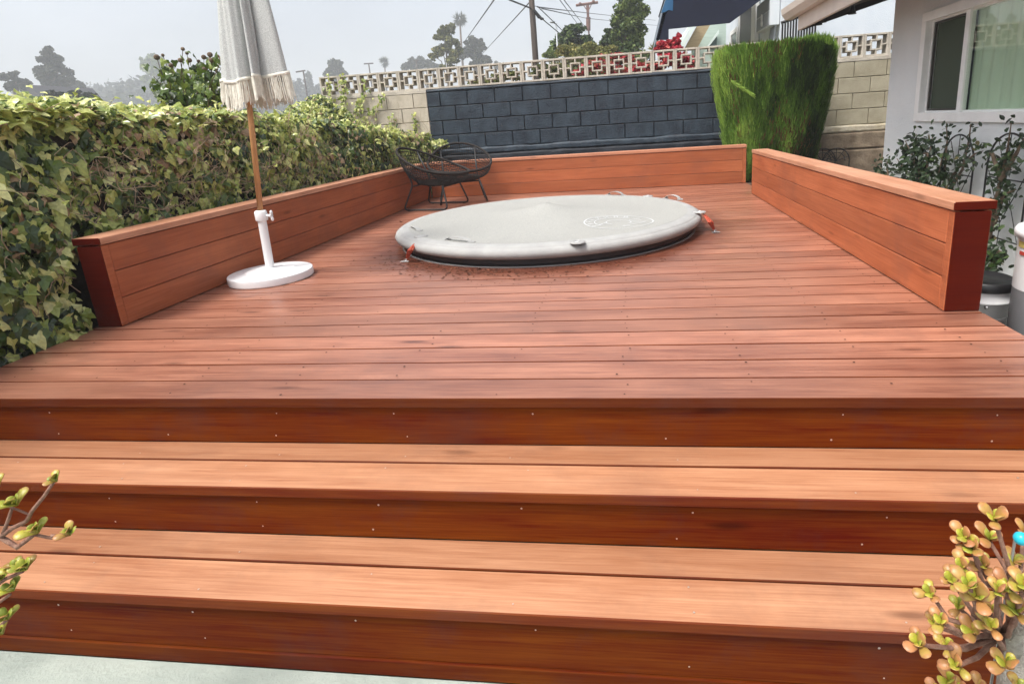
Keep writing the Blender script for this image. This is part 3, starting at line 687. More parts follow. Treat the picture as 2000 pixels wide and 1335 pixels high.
hole = fbm(np.stack([X, Y, Z], 1), 77, 3.0); k_ = (hole > -.45) | (RNG.random(n) < .25); X, Y, Z = X[k_], Y[k_], Z[k_]; n = len(X)
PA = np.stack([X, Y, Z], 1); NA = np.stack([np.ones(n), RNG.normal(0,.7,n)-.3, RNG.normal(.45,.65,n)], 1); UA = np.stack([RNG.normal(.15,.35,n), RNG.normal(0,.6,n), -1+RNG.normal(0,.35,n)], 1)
tA = ivy_tint(PA, n, np.clip((Z-.85)*.9, 0, .35)); tA = np.where((Z < .42) & (Y < .8), np.clip(tA, 0, .90), tA)  # front leaves painted paler towards the lit top edge
m_ = 26000; X2 = -2.37-1.75*RNG.random(m_)**1.4; Y2 = RNG.uniform(-1.5, 6.69, m_); P2 = np.stack([X2, Y2, 0*X2], 1)
Z2 = top_z(X2, Y2)+.045*fbm(P2, 61, 2.5)+.03*fbm(P2, 62, 7)+RNG.normal(0, .028, m_)-.01+(RNG.random(m_) < .012)*RNG.uniform(0, .05, m_)
PB = np.stack([X2, Y2, Z2], 1); NB = np.stack([RNG.normal(.35,.5,m_), RNG.normal(-.3,.5,m_), np.ones(m_)], 1); UB = np.stack([RNG.normal(.4,.7,m_), RNG.normal(-.2,.7,m_), RNG.normal(-.25,.4,m_)], 1)
tB = ivy_tint(PB, m_, np.clip(.26+.12*fbm(PB, 63, 1.0), 0, .5))
P = np.concatenate([PA, PB]); N_ = np.concatenate([NA, NB]); U = np.concatenate([UA, UB]); tt = np.concatenate([tA, tB])
szn = (.026+.062*RNG.random(len(P))**1.8)*np.where(P[:,1] < 1.2, 1.15, 1.0)
scatter('ivy_leaves', IVY_V, IVY_F, P, U, N_, szn, tt, M_ivy, ivy)
# loose shoots standing out of the top and face
b = MB(); PS = []; US = []
for i in range(150):
    if i < 110: x = -2.36-1.2*random.random()**1.5; y = random.uniform(-.2, 6.4); p = Vector((x, y, float(top_z(np.array([x]), np.array([y]))[0])-.01)); d = Vector((random.gauss(.1,.35), random.gauss(0,.5), random.uniform(.4,1.2))).normalized()
    else: y = random.uniform(.8, 5.5); z = random.uniform(.5,.95); p = Vector((float(front_x(np.array([y]), np.array([z]))[0]), y, z)); d = Vector((random.uniform(.3,1), random.gauss(0,.8), random.gauss(.1,.5))).normalized()
    pts = [p.copy()]
    for k in range(random.randint(2, 5)):
        d = (d+Vector((random.gauss(0,.25), random.gauss(0,.3), random.gauss(-.12,.2)))).normalized(); p = p+d*random.uniform(.02,.032); p.x = min(p.x, -2.17) if i >= 110 else p.x; pts.append(p.copy()); PS.append(tuple(p)); US.append((d.x+random.gauss(0,.7), d.y+random.gauss(0,.7), d.z*.4+random.gauss(-.2,.5)))
    b.tube([tuple(Vector(v)-Vector((-2.7,2.5,0))) for v in pts], .0018, 4, False)
n = len(PS); scatter('shoot_leaves', IVY_V, IVY_F, PS, US, np.stack([RNG.normal(.3,.5,n), RNG.normal(-.4,.5,n), np.ones(n)], 1), RNG.uniform(.025,.05,n), np.clip(RNG.normal(.72,.12,n), .3, .91), M_ivy, ivy)
# woody and dead stems
for i in range(900):
    y = random.uniform(-1.2, 6.5); z = random.uniform(.42, 1.0) if y > .75 else random.uniform(-.1, 1.0)
    if y > .75 and random.random() < .55: y = random.uniform(1.0, 3.6); z = random.gauss(.62,.13)
    if y > .75 and z < .46: z = .5
    p = Vector((float(front_x(np.array([y]), np.array([z]))[0])-random.uniform(-.03,.06), y, z)); d = Vector((random.gauss(0,.25), random.gauss(0,1), random.gauss(0,.7))).normalized()
    pts = [p.copy()]
    for k in range(random.randint(3,8)):
        d = (d+Vector((random.gauss(0,.25), random.gauss(0,.45), random.gauss(0,.45)))).normalized(); p = p+d*random.uniform(.025,.055)
        p.x = min(p.x, -2.17); p.z = max(p.z, .40 if p.y > .75 else -.1); pts.append(p.copy())
    q = random.uniform(.0012,.0032); b.tube([tuple(Vector(v)-Vector((-2.7,2.5,0))) for v in pts], [q*(1-.5*k/len(pts)) for k in range(len(pts))], 4, False)
b.build('shoot_and_dry_stems', M_vine, ivy)  # one mesh for the shoot stems and the dry stems

# sprays of climbing ivy on the wall face
cr = thing('climbing_ivy', 'ivy trails climbing the beige end of the block wall', 'ivy', (-3.2, YW-.02, .9))
Pv = []; b = MB()
def trail(px, dens=1.0, sp=.03):
    pts = [atY(x, y, YW-.03) for x, y in px]
    make('stem', lambda b: b.tube([tuple(p-np.array([-3.2, YW-.02, .9])) for p in pts], .004, 4, False), M_vine, cr)
    for a_, c_ in zip(pts, pts[1:]):
        L_ = np.linalg.norm(c_-a_); m2 = int(L_/.012*dens)+1
        for _ in range(m2):
            q = a_+(c_-a_)*random.random(); Pv.append(q+np.array([random.gauss(0,sp), -abs(random.gauss(0,.02)), random.gauss(0,sp)]))
trail([(640,152),(645,180),(648,210),(652,250)], 1.0, .035); trail([(668,150),(672,180),(670,205),(676,250)], 1.4, .03)
trail([(712,158),(714,180),(700,205),(690,240)], 1.2, .03); trail([(752,182),(742,200),(722,222),(706,250)], 1.3, .03)
trail([(700,190),(704,215),(712,250)], .6, .03); trail([(807,222),(810,240),(812,275)], 1.0, .025); trail([(765,232),(762,250),(768,270)], 1.4, .035); trail([(730,225),(732,250)], .5, .04)
Pv = np.array(Pv); n = len(Pv); scatter('leaves', IVY_V, IVY_F, Pv, np.stack([RNG.normal(0,.5,n), RNG.normal(-.2,.2,n), -1+0*Pv[:,0]], 1), np.stack([RNG.normal(0,.4,n), -np.ones(n), RNG.normal(.3,.3,n)], 1), RNG.uniform(.03,.06,n), np.clip(RNG.normal(.55,.2,n),.1,.9), M_ivy, cr)
# ivy mound piled up at the foot of the wall
mo = thing('ivy_mound', 'bright ivy mound against the end of the beige and navy wall', 'ivy', (-3.0, 6.2, .6))
P = []; 
for (px, py, Y_, r, k) in ((700,262,6.45,.28,900),(640,235,6.4,.35,900),(770,275,6.45,.24,700),(820,285,6.5,.20,600),(858,285,6.5,.13,420),(600,240,6.0,.40,900),(680,290,6.2,.3,700),(740,300,6.3,.28,600),(620,205,6.3,.2,400)):
    c_ = atY(px, py, Y_); d = rdir(k); d[:,2] = np.abs(d[:,2])*1.0-.15; P.append(c_+d*r*RNG.uniform(.75,1.08,(k,1))*[1,.6,.8])
P = np.concatenate(P); P = P[(P[:,1] < YW-.015) & (P[:,0] < -2.04)]; n = len(P); lv = ivy_tint(P, n, .2); lv = np.where(P[:,0] > -2.4, np.clip(lv, 0, .9), lv)
scatter('leaves', IVY_V, IVY_F, P, np.stack([RNG.normal(.1,.6,n), RNG.normal(-.2,.5,n), RNG.normal(-.6,.4,n)], 1), np.stack([RNG.normal(.2,.5,n), RNG.normal(-.8,.3,n), RNG.normal(.6,.3,n)], 1), RNG.uniform(.028,.055,n), lv, M_ivy, mo)
make('dark_shade_core', lambda b: (b.ball((0,.25,-.25), .55, 14, 8, (1.3,.45,.8)), b.ball((-.7,.1,-.2), .5, 14, 8, (1,.6,.9))), M_core, mo, smooth=True)  # solid filler painted dark as shade inside the mound
# flowering ivy shrub with ball-shaped seed heads
fs = thing('flowering_ivy_shrub', 'taller dark ivy shrub with round seed heads left of the umbrella', 'shrub', (-3.4, 3.4, 1.1))
b = MB(); heads = MB(); P = []; bp = np.array([-3.4, 3.4, 1.1])
tips = [(357,96),(365,104),(398,112),(410,107),(413,118),(425,110),(434,115),(388,120),(306,112),(318,108),(334,128),(345,140),(300,150),(312,160),(330,150),(352,118),(370,118),(380,132),(400,135),(422,130),(434,128),(360,160),(340,175),(385,165),(410,160),(430,165),(380,190),(350,195),(420,190),(400,200),(330,200)]
for i, (x, y) in enumerate(tips):
    Y_ = 3.35+random.uniform(-.25,.3); tp = atY(x, y, Y_); base = atY(x*.35+390*.65, 240, Y_+.05); midp = (tp+base)/2+np.array([random.gauss(0,.04), 0, .04])
    b.tube([tuple(base-bp), tuple(midp-bp), tuple(tp-bp)], [.006,.004,.0025], 5, False)
    if y < 145 and (x > 350 or x < 335): make('seed_head', lambda b: b.ball(tuple(tp-bp), random.uniform(.014,.026), 8, 5), M_bark, fs, smooth=True)
    dl = 34 if y > 125 else (11 if x > 300 else 5)
    for _ in range(dl):
        s_ = random.random()**.7; q = (base+(midp-base)*min(1, s_*2)) if s_ < .5 else midp+(tp-midp)*(s_*2-1); P.append(q+RNG.normal(0, .05 if y > 125 else .03, 3))
b.build('branches', M_bark, fs)
P = np.array(P); n = len(P)
scatter('leaves', IVY_V, IVY_F, P, np.stack([RNG.normal(0,.6,n), RNG.normal(0,.5,n), RNG.normal(-.7,.4,n)], 1), np.stack([RNG.normal(.2,.6,n), RNG.normal(-.8,.4,n), RNG.normal(.4,.4,n)], 1), RNG.uniform(.045,.085,n), np.clip(RNG.normal(.28,.15,n),0,.7), M_ivy, fs)

# ================================================================ clipped cypress
cy = thing('clipped_cypress', 'box clipped green cypress bush behind the gap between the parapets', 'bush', (2.30, 6.18, -.05))
def cyp_surface(th, z):
    t_ = (z-.0)/1.60; w_ = .49+.17*np.clip(t_*1.2, 0, 1)**.8; d_ = .26+.15*np.clip(t_*1.3, 0, 1)**.8
    top = np.clip((z-1.50)/.13, 0, 1); w_ = w_*(1-.12*top**2); d_ = d_*(1-.2*top**2)
    c_, s_ = np.cos(th), np.sin(th); e = .42
    x = w_*np.sign(c_)*np.abs(c_)**e; y = d_*np.sign(s_)*np.abs(s_)**e
    P = np.stack([x*3, y*3, z*.45], -1).reshape(-1, 3); gr = fbm(P, 91, 4.4, 4).reshape(np.shape(x))
    k = .975+.095*gr; return x*k+.035*(t_-.5)*0+.03, y*k, gr
def perim(n, w=.62, d=.38):
    q = RNG.uniform(0, 4*(w+d), n); X = np.where(q < 2*w, q-w, np.where(q < 2*w+2*d, w, np.where(q < 4*w+2*d, 3*w+2*d-q, -w))); Y = np.where(q < 2*w, -d, np.where(q < 2*w+2*d, q-2*w-d, np.where(q < 4*w+2*d, d, 4*w+3*d-q)))
    th = np.arctan2((np.abs(Y/d)+1e-6)**(1/.42), (np.abs(X/w)+1e-6)**(1/.42)); th = np.where(X < 0, PI-th, th); return np.where(Y < 0, -th, th)
n = 64000; th = perim(n); z = 1.60*RNG.random(n)**.85; x, y, gr = cyp_surface(th, z)
inw = 1.015-np.abs(RNG.normal(0, .07, n)); P = np.stack([x*inw, y*inw, z], 1); U = np.stack([np.cos(th)*.22+RNG.normal(0,.14,n), np.sin(th)*.22+RNG.normal(0,.14,n), np.ones(n)], 1); W_ = np.stack([np.cos(th), np.sin(th), RNG.normal(0,.3,n)], 1)
nt_ = 14000; xt = RNG.uniform(-.60,.60,nt_); yt = RNG.uniform(-.36,.36,nt_); zt2 = 1.575+.03*fbm(np.stack([xt*3,yt*3,0*xt],1), 92, 2)+RNG.normal(0,.012,nt_)+(xt+.6)*.035
PT = np.stack([xt+.03, yt, zt2-.03], 1); UT = np.stack([RNG.normal(0,.18,nt_), RNG.normal(0,.18,nt_), np.ones(nt_)], 1)
tn = .44+.62*gr+RNG.normal(0,.13,n)-.22*np.clip(x/.4, -1, 1)-.18*np.clip(.8-z, 0, .8); brown = np.exp(-((x-.12+.10*fbm(P*[2,2,.6], 95, 1.5))/.24)**2)*np.clip(1.0-z+.3*fbm(P*[3,3,1], 96, 1.5), 0, 1)*.75+.16*(fbm(P*[3,3,.5], 93, 1.6) > .4)  # tint carries painted shade: hollows, right side and lower part darker
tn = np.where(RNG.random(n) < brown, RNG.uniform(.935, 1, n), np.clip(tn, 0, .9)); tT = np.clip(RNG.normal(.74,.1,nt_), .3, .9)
org = np.array([2.30, 6.18, -.05]); PP = np.concatenate([P, PT])+org; k_ = PP[:,1] < YW-.02
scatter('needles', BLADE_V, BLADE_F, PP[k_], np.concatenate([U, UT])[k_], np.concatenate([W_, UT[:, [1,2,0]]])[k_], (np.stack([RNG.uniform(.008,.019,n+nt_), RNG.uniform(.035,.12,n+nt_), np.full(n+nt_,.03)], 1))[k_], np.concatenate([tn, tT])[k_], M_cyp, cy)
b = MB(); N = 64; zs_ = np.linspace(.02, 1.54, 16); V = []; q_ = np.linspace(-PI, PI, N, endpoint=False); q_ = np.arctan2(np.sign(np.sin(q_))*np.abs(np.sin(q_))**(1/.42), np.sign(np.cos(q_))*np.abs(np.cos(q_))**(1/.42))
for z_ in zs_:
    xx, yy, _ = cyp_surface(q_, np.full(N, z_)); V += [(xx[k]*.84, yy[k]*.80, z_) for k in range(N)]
b.add(V, [(i*N+k, i*N+(k+1) % N, (i+1)*N+(k+1) % N, (i+1)*N+k) for i in range(15) for k in range(N)]+[tuple(15*N+k for k in range(N))]); b.build('inner_shade_core', mat('cypress_core_shade', (.03,.028,.010), .95, (.05,.035,.015), 9, .8, 25), cy, smooth=True)  # solid dark core: inner shade is painted into its colour
make('trunk', lambda b: b.tube([(0,0,-.4),(.02,0,.1),(0,0,.5)], [.06,.05,.04], 8), M_bark, cy, smooth=True)
n = 160; s_ = RNG.random(n); P = np.array([atY(1428+42*q, 158+28*q, 5.72) for q in s_])+RNG.normal(0,.008,(n,3))
scatter('stray_branch', BLADE_V, BLADE_F, P, np.tile([.9,0.,-.55],(n,1))+RNG.normal(0,.25,(n,3)), np.tile([0.,-1,.3],(n,1)), np.stack([np.full(n,.010), np.full(n,.05), np.full(n,.03)],1), np.full(n,.9), M_cyp, cy)

# ================================================================ house on the right
XH = 3.0; YC = 4.405
house = thing('grey_house', 'grey stucco house with a white framed sliding window and dark eave', 'house', (XH, 2, 0))
wy0, wy1, wz0, wz1 = 1.55, 3.815, .66, 1.528
def hb(name, boxes, m, c=0, parent=None):
    b = MB()
    for q in boxes: b.box(q[0]-XH, q[1]-XH, q[2]-2, q[3]-2, q[4], q[5], c)
    return b.build(name, m, parent or house)
hb('wall', [(XH,XH+.18,wy1,YC,-.7,2.6),(XH,XH+.18,-.9,wy0,-.7,2.6),(XH,XH+.18,wy0,wy1,-.7,wz0),(XH,XH+.18,wy0,wy1,wz1,2.6),(XH+.18,XH+4,YC-.18,YC,-.7,2.6)], M_stucco)
fw = .072
win = hb('window', [(XH-.022,XH+.03,wy0,wy1,wz0,wz0+fw),(XH-.022,XH+.03,wy0,wy1,wz1-fw,wz1),(XH-.022,XH+.03,wy1-fw,wy1,wz0+fw,wz1-fw),(XH-.022,XH+.03,wy0,wy0+fw,wz0+fw,wz1-fw)], M_white, .003)
hb('frame', [(XH+.03,XH+.085,wy0+.03,wy1-.03,wz0+.03,wz0+fw+.012),(XH+.03,XH+.085,wy0+.03,wy1-.03,wz1-fw-.012,wz1-.03),(XH+.03,XH+.085,wy1-fw-.016,wy1-.03,wz0+.08,wz1-.08),(XH+.012,XH+.055,3.17,3.225,wz0+fw+.001,wz1-fw-.001)], M_white, .002, win)
M_sash = mat('dark_bronze_screen_frame', (.05,.045,.04), .5)
hb('screen_frame', [(XH+.034,XH+.05,3.70,3.715,wz0+.088,wz1-.088),(XH+.034,XH+.05,3.225,3.70,wz0+.088,wz0+.10),(XH+.034,XH+.05,3.225,3.70,wz1-.10,wz1-.088)], M_sash, .001, win)
gl = bpy.data.materials.new('window_glass'); gl.use_nodes = True; nt = gl.node_tree; pb_ = nt.nodes['Principled BSDF']; pb_.inputs['Roughness'].default_value = .02; pb_.inputs['Base Color'].default_value = (.9,1,.93,1)
pb_.inputs['Transmission Weight'].default_value = 0; pb_.inputs['IOR'].default_value = 1.9
tr = nt.nodes.new('ShaderNodeBsdfTransparent'); tr.inputs[0].default_value = (.93,.965,.93,1); gls = nt.nodes.new('ShaderNodeBsdfGlossy'); gls.inputs['Roughness'].default_value = .01
fr_ = nt.nodes.new('ShaderNodeLayerWeight'); fr_.inputs[0].default_value = .5; ms = nt.nodes.new('ShaderNodeMixShader'); L(nt, math_node(nt, 'ADD', math_node(nt, 'MULTIPLY', math_node(nt, 'POWER', fr_.outputs['Facing'], 3.0), .55), .05), ms.inputs[0]); L(nt, tr.outputs[0], ms.inputs[1]); L(nt, gls.outputs[0], ms.inputs[2]); L(nt, ms.outputs[0], nt.nodes['Material Output'].inputs['Surface'])
hb('pane', [(XH+.028,XH+.032,wy0+fw+.005,3.168,wz0+.09,wz1-.09)], gl, 0, win)
M_screen = mat('dark_green_insect_screen', (.035,.05,.03), .8, (.05,.07,.045), 200)
hb('insect_screen', [(XH+.056,XH+.058,3.226,3.70,wz0+.10,wz1-.10)], M_screen, 0, win)
M_blind = mat('pale_green_blind', (.60,.70,.56), .8, (.70,.80,.66), 1.2, vec=(1,3,.3))
b = MB(); N = 90
V = [(.085+.012*math.sin(i*.9)+.008*math.sin(i*.37), wy0-2+(3.2-wy0)*i/N, z) for z in (wz0-.02, wz1+.02) for i in range(N+1)]
b.add(V, [(i, i+1, N+2+i, N+1+i) for i in range(N)]); b.build('curtain', M_blind, win, smooth=True)
hb('interior', [(XH+.6,XH+.62,.5,4.2,0,2.2)], mat('dim_room', (.05,.055,.05), .9), 0, win)
# eave, rafter end, gutter and floodlights
YE = 5.22; zf = 1.69; sl = .27
def soff(x): return zf+sl*(x-2.4)
b = MB(); b.prism([(2.40-XH, -3, zf+.0), (XH+3-XH, -3, soff(XH+3)), (XH+3-XH, -3, soff(XH+3)+.06), (2.40-XH, -3, zf+.06)], (0, YE-2+3-.02, 0)); b.build('soffit', mat('dark_soffit', (.018,.012,.009), .9), house)  # near-black brown colour over the whole underside
b = MB(); b.prism([(2.40-XH, -3, zf+.065), (XH+3-XH, -3, soff(XH+3)+.065), (XH+3-XH, -3, soff(XH+3)+.12), (2.38-XH, -3, zf+.12)], (0, YE-2+3+.03, 0)); b.build('roof', mat('grey_shingles', (.12,.11,.10), .95, (.18,.17,.16), 20, .5, 20), house)
M_fascia = mat('cream_fascia', (.55,.48,.42), .6, (.62,.55,.48), 3)
b = MB(); b.box(2.365-XH, 2.398-XH, -3, YE-2, zf-.055, zf+.13, .003); b.build('fascia', M_fascia, house)
b = MB(); b.prism([(2.24-XH,-3,zf+.20),(2.36-XH,-3,zf+.20),(2.36-XH,-3,zf+.085),(2.29-XH,-3,zf+.085),(2.25-XH,-3,zf+.14)], (0, 5.45-2+3, 0)); b.build('gutter', M_fascia, house)
b = MB(); b.prism([(2.40-XH, YE-2-.035, zf-.06), (XH+.8-XH, YE-2-.035, soff(XH+.8)-.06), (XH+.8-XH, YE-2-.035, soff(XH+.8)+.0), (2.40-XH, YE-2-.035, zf-.001)], (0,.035,0)); b.build('rafter', mat('dark_rafter', (.015,.011,.009), .8), house)
for (px, py, X_) in ((1592,45,2.56),(1604,38,2.60),(1665,20,2.86)):
    q = atX(px, py, X_); b = MB(); c_ = (q[0]-XH, min(q[1], 5.17)-2, q[2]); b.lathe([(.008,.05),(.02,.045),(.024,.0),(.040,-.035),(.040,-.040),(.005,-.036)], 14, c_); b.tube([(c_[0],c_[1],c_[2]+.05),(c_[0],c_[1],soff(q[0]))], .01, 6); b.build('flood_light', M_black, house, smooth=True)

# trellises with climbing roses against the wall
def trellis(label, y0, y1, ztop, zbot, seed):
    random.seed(seed); X_ = 2.93; yc = (y0+y1)/2; hw_ = (y1-y0)/2; t = thing('arched_trellis', label, 'trellis', (X_, yc, zbot), 'black arched trellises on the house wall'); b = MB(); r = .0065
    zs_ = ztop-hw_-zbot
    b.tube([(0,-hw_,-.15),(0,-hw_,zs_)]+[(0,-hw_*math.cos(a_),zs_+hw_*math.sin(a_)) for a_ in np.linspace(.1,PI-.1,16)]+[(0,hw_,zs_),(0,hw_,-.15)], r, 6, t=.5)
    b.build('arch', M_black, t, smooth=True); b = MB()
    for zz in (zs_-.08, zs_*.35): make('crossbar', lambda b: b.tube([(0,-hw_,zz),(0,hw_,zz)], .005, 6), M_black, t)
    b = MB()
    b.tube([(0,-hw_*.9,zs_*.36),(0,hw_*.55,zs_+hw_*.75)], .003, 5); b.tube([(0,hw_*.9,zs_*.36),(0,-hw_*.55,zs_+hw_*.75)], .003, 5); b.tube([(0,-hw_*.9,zs_*.95),(0,0,zs_*.5),(0,0,-.1)], .003, 5); b.tube([(0,hw_*.9,zs_*.95),(0,0,zs_*.5)], .003, 5); b.tube([(0,0,zs_*.9),(0,0,zs_+hw_*.98)], .003, 5)
    b.build('lattice_wire', M_black, t)
    return t
trellis('black arched wire trellis under the window, with a thin rose on it', 2.76, 3.17, .575, -.33, 1)
trellis('black arched wire trellis behind the near end of the parapet', 2.18, 2.60, .60, -.33, 2)
def climber(name, label, cat, stems, nleaf, size, m=M_rose, tint=(.45,.25), spread=.045, flowers=None, sx=.02, tr=.012):
    base = np.array(stems[0][0]); t = thing(name, label, cat, tuple(base), 'climbing roses on the house wall' if cat == 'rose' else None); P = []
    for st in stems:
        pts = [np.array(q) for q in st]
        make('stem', lambda b: b.tube([tuple(q-base) for q in pts], list(np.linspace(tr, .003, len(pts))), 5, False), M_bark, t)
        for a_, c_ in zip(pts, pts[1:]):
            L_ = np.linalg.norm(c_-a_)
            for _ in range(int(nleaf*L_)): P.append(a_+(c_-a_)*random.random()+RNG.normal(0, spread, 3)*[sx/.02*.5, 1, 1])
    P = np.array(P); P[:,0] = np.minimum(P[:,0], XH-.006) if P[:,0].mean() > 2.5 else P[:,0]; n = len(P)
    scatter('leaves', OVAL_V, OVAL_F, P, np.stack([RNG.normal(-.3,.5,n), RNG.normal(0,.8,n), RNG.normal(-.2,.6,n)], 1), np.stack([RNG.normal(-.7,.4,n), RNG.normal(-.4,.5,n), RNG.normal(.6,.4,n)], 1), np.stack([RNG.uniform(.8,1.2,n)*size, RNG.uniform(.8,1.2,n)*size, np.full(n,size)], 1), np.clip(RNG.normal(*tint, n), 0, .95), m, t)
    return t
A_ = lambda x, y, X_=2.88: atX(x, y, X_)
climber('rose_bush', 'bushy dark green rose at the far end of the house wall', 'rose', [[A_(1800,420,2.7),A_(1795,340,2.72),A_(1790,262,2.8)],[A_(1800,420,2.7),A_(1812,320,2.75),A_(1822,262,2.85)],[A_(1800,420,2.7),A_(1772,340,2.75),A_(1752,310,2.8)],[A_(1800,400,2.7),A_(1785,310,2.75),A_(1768,275,2.8)],[A_(1805,400,2.7),A_(1812,300,2.75),A_(1780,300,2.75)],[A_(1800,410,2.7),A_(1830,350,2.78),A_(1842,300,2.85)]], 180, .054, spread=.05, tint=(.42,.22))
climber('climbing_rose', 'thin rose climbing the trellis right under the window corner', 'rose', [[A_(1850,390),A_(1845,330),A_(1850,270),A_(1848,240)],[A_(1850,380),A_(1880,330),A_(1893,270),A_(1896,242)],[A_(1850,360),A_(1870,330),A_(1905,300),A_(1920,295)]], 130, .042, spread=.04)
climber('climbing_rose', 'rose on the nearer trellis with a thick dark leaning stem', 'rose', [[A_(1925,500),A_(1940,410),A_(1958,340),A_(1968,290),A_(1975,240)],[A_(1955,350),A_(1938,300),A_(1925,300)],[A_(1955,350),A_(1985,300),A_(2000,270)],[A_(1935,450),A_(1960,380),A_(1985,370)]], 170, .045, spread=.045, tint=(.5,.22), tr=.02)
climber('small_shrub', 'small leafy shrub behind the bucket at the foot of the trellis', 'shrub', [[A_(1935,530,2.6),A_(1932,480,2.6)],[A_(1935,530,2.6),A_(1950,490,2.6),A_(1965,495,2.6)]], 500, .04, spread=.04, tint=(.55,.2))
climber('small_shrub', 'low straggly weeds at the corner of the grey house', 'weeds', [[atX(1735,350,2.85),atX(1732,310,2.9)],[atX(1735,360,2.85),atX(1712,322,2.85)],[atX(1735,360,2.85),atX(1722,335,2.85)]], 260, .04, spread=.05, tint=(.6,.2))
# wire garden arches
def wire_arch(label, px, Y_, r, h):
    c_ = atY(px[0], px[1], Y_); t = thing('wire_garden_arch', label, 'garden edging', (c_[0], Y_, -.05), 'arched wire edging pieces'); H = h+.05; b = MB()
    for q, w_ in ((1,.0065),(.68,.005)): b.tube([(r*q*math.cos(a_), 0, H-r+r*q*math.sin(a_)) for a_ in np.linspace(0, PI, 20)], w_, 6)
    b.tube([(-r,0,H-r),(-r,0,0)], .0065, 6); b.tube([(r,0,H-r),(r,0,0)], .0065, 6); b.build('hoop', M_black, t); b = MB()
    for a_ in np.linspace(.35, PI-.35, 5): b.tube([(0,0,H-r),(r*math.cos(a_),0,H-r+r*math.sin(a_))], .0045, 5)
    b.build('spoke', M_black, t)
wire_arch('rusty wire fan arch behind the house side parapet', (1632,325), 6.3, .165, .29)
wire_arch('second wire fan arch half hidden by the cypress bush', (1605,325), 6.38, .165, .29)
wire_arch('small wire arch at the foot of the rose bush', (1746,350), 3.9, .12, .17)

# white bucket and tall grey and white bin by the deck
bk = thing('white_bucket', 'white plastic bucket with a black snap lid beside the deck', 'bucket', (2.13, 1.12, -.30))
make('body', lambda b: b.lathe([(.001,.0),(.102,.0),(.106,.01),(.119,.235),(.125,.236),(.126,.243),(.120,.246),(.121,.29),(.126,.292),(.126,.30),(.12,.302)], 40), M_whitep, bk, smooth=True)
make('lid', lambda b: b.lathe([(.127,.290),(.129,.300),(.127,.328),(.112,.338),(.106,.330),(.02,.332),(.001,.332)], 40), mat('black_plastic', (.014,.014,.015), .35), bk, smooth=True)
make('handle', lambda b: (b.tube([(-.125,0,.27)]+[(-.13*math.cos(a_), -.13*math.sin(a_), .27-.10*math.sin(a_)) for a_ in np.linspace(.1, PI-.1, 14)]+[(.125,0,.27)], .0025, 6), b.ball((-.04,-.118,.225), .009, 8, 5)), M_steel, bk)
bn = thing('storage_drum', 'tall drum with a grey lower half and white printed upper half at the right edge', 'drum', (2.28, .86, -.33))
make('body', lambda b: b.lathe([(.001,0),(.150,0),(.158,.01),(.160,.38)], 40), mat('grey_rubber', (.16,.165,.17), .6, (.2,.2,.21), 5), bn, smooth=True)
make('upper_wall', lambda b: b.lathe([(.161,.381),(.162,.56),(.162,.60)], 40), M_whitep, bn, smooth=True)
make('lid', lambda b: b.lathe([(.163,.595),(.177,.600),(.179,.625),(.170,.640),(.02,.65),(.001,.65)], 40), M_whitep, bn, smooth=True)
b = MB(); 
for (a0, a1_, z0, z1, mi) in ((2.9,3.5,.56,.585,0),(3.0,3.25,.53,.545,1)):
    for k in range(8):
        q0, q1 = a0+(a1_-a0)*k/8, a0+(a1_-a0)*(k+1)/8; b.mi = mi; b.add([(.1645*math.cos(q), .1645*math.sin(q), z) for q, z in ((q0,z0),(q1,z0),(q1,z1),(q0,z1))], [(0,1,2,3)])
b.build('printed_label', [mat('label_yellow', (.6,.5,.15), .6), mat('label_red', (.5,.06,.04), .6)], bn)

# ================================================================ jade plants in the foreground
def rosette(b, c, ax_, size, t0):
    ax_ = Vector(ax_).normalized(); u = ax_.orthogonal().normalized(); v = ax_.cross(u); n = random.randint(6,8)
    for k in range(n):
        ring = k % 2; a_ = 2*PI*k/n+random.gauss(0,.2); tilt = (.95 if ring else .45)+random.gauss(0,.12)
        if k >= n-2: tilt = .18
        d = (ax_*math.cos(tilt)+(u*math.cos(a_)+v*math.sin(a_))*math.sin(tilt)).normalized(); s_ = size*(1.0 if ring else .8)*random.uniform(.8,1.15)
        wv = d.cross(ax_).normalized() if d.cross(ax_).length > .05 else u; nv = wv.cross(d)
        N = 12; V = []; cup = random.uniform(.3,1.1); tt_ = min(1, max(0, t0+random.gauss(0,.13)+(.12 if ring else -.30)))
        for (l, w_) in ((0,.06),(.22,.14),(.45,.23),(.68,.30),(.84,.29),(.95,.18),(1.0,.05)):
            for q in range(N):
                an = 2*PI*q/N; p = Vector(c)+d*(s_*l)+nv*(s_*(.10*math.sin(l*PI)-.16*l*l*cup))+wv*(s_*w_*math.cos(an))+nv*(s_*.055*min(1, w_*4)*math.sin(an))-nv*(s_*.09*cup*abs(math.cos(an))*w_*3); V.append(p)
        b.add(V, [(i*N+q, i*N+(q+1) % N, (i+1)*N+(q+1) % N, (i+1)*N+q) for i in range(6) for q in range(N)]+[tuple(6*N+q for q in range(N)), tuple(range(N))[::-1]], [min(1, tt_+(.22 if q in (0, N//2-1, N//2, N-1) else -.06)+(.14 if i >= 4 else 0)) for i in range(6) for q in range(N)]+[min(1, tt_+.35), tt_])
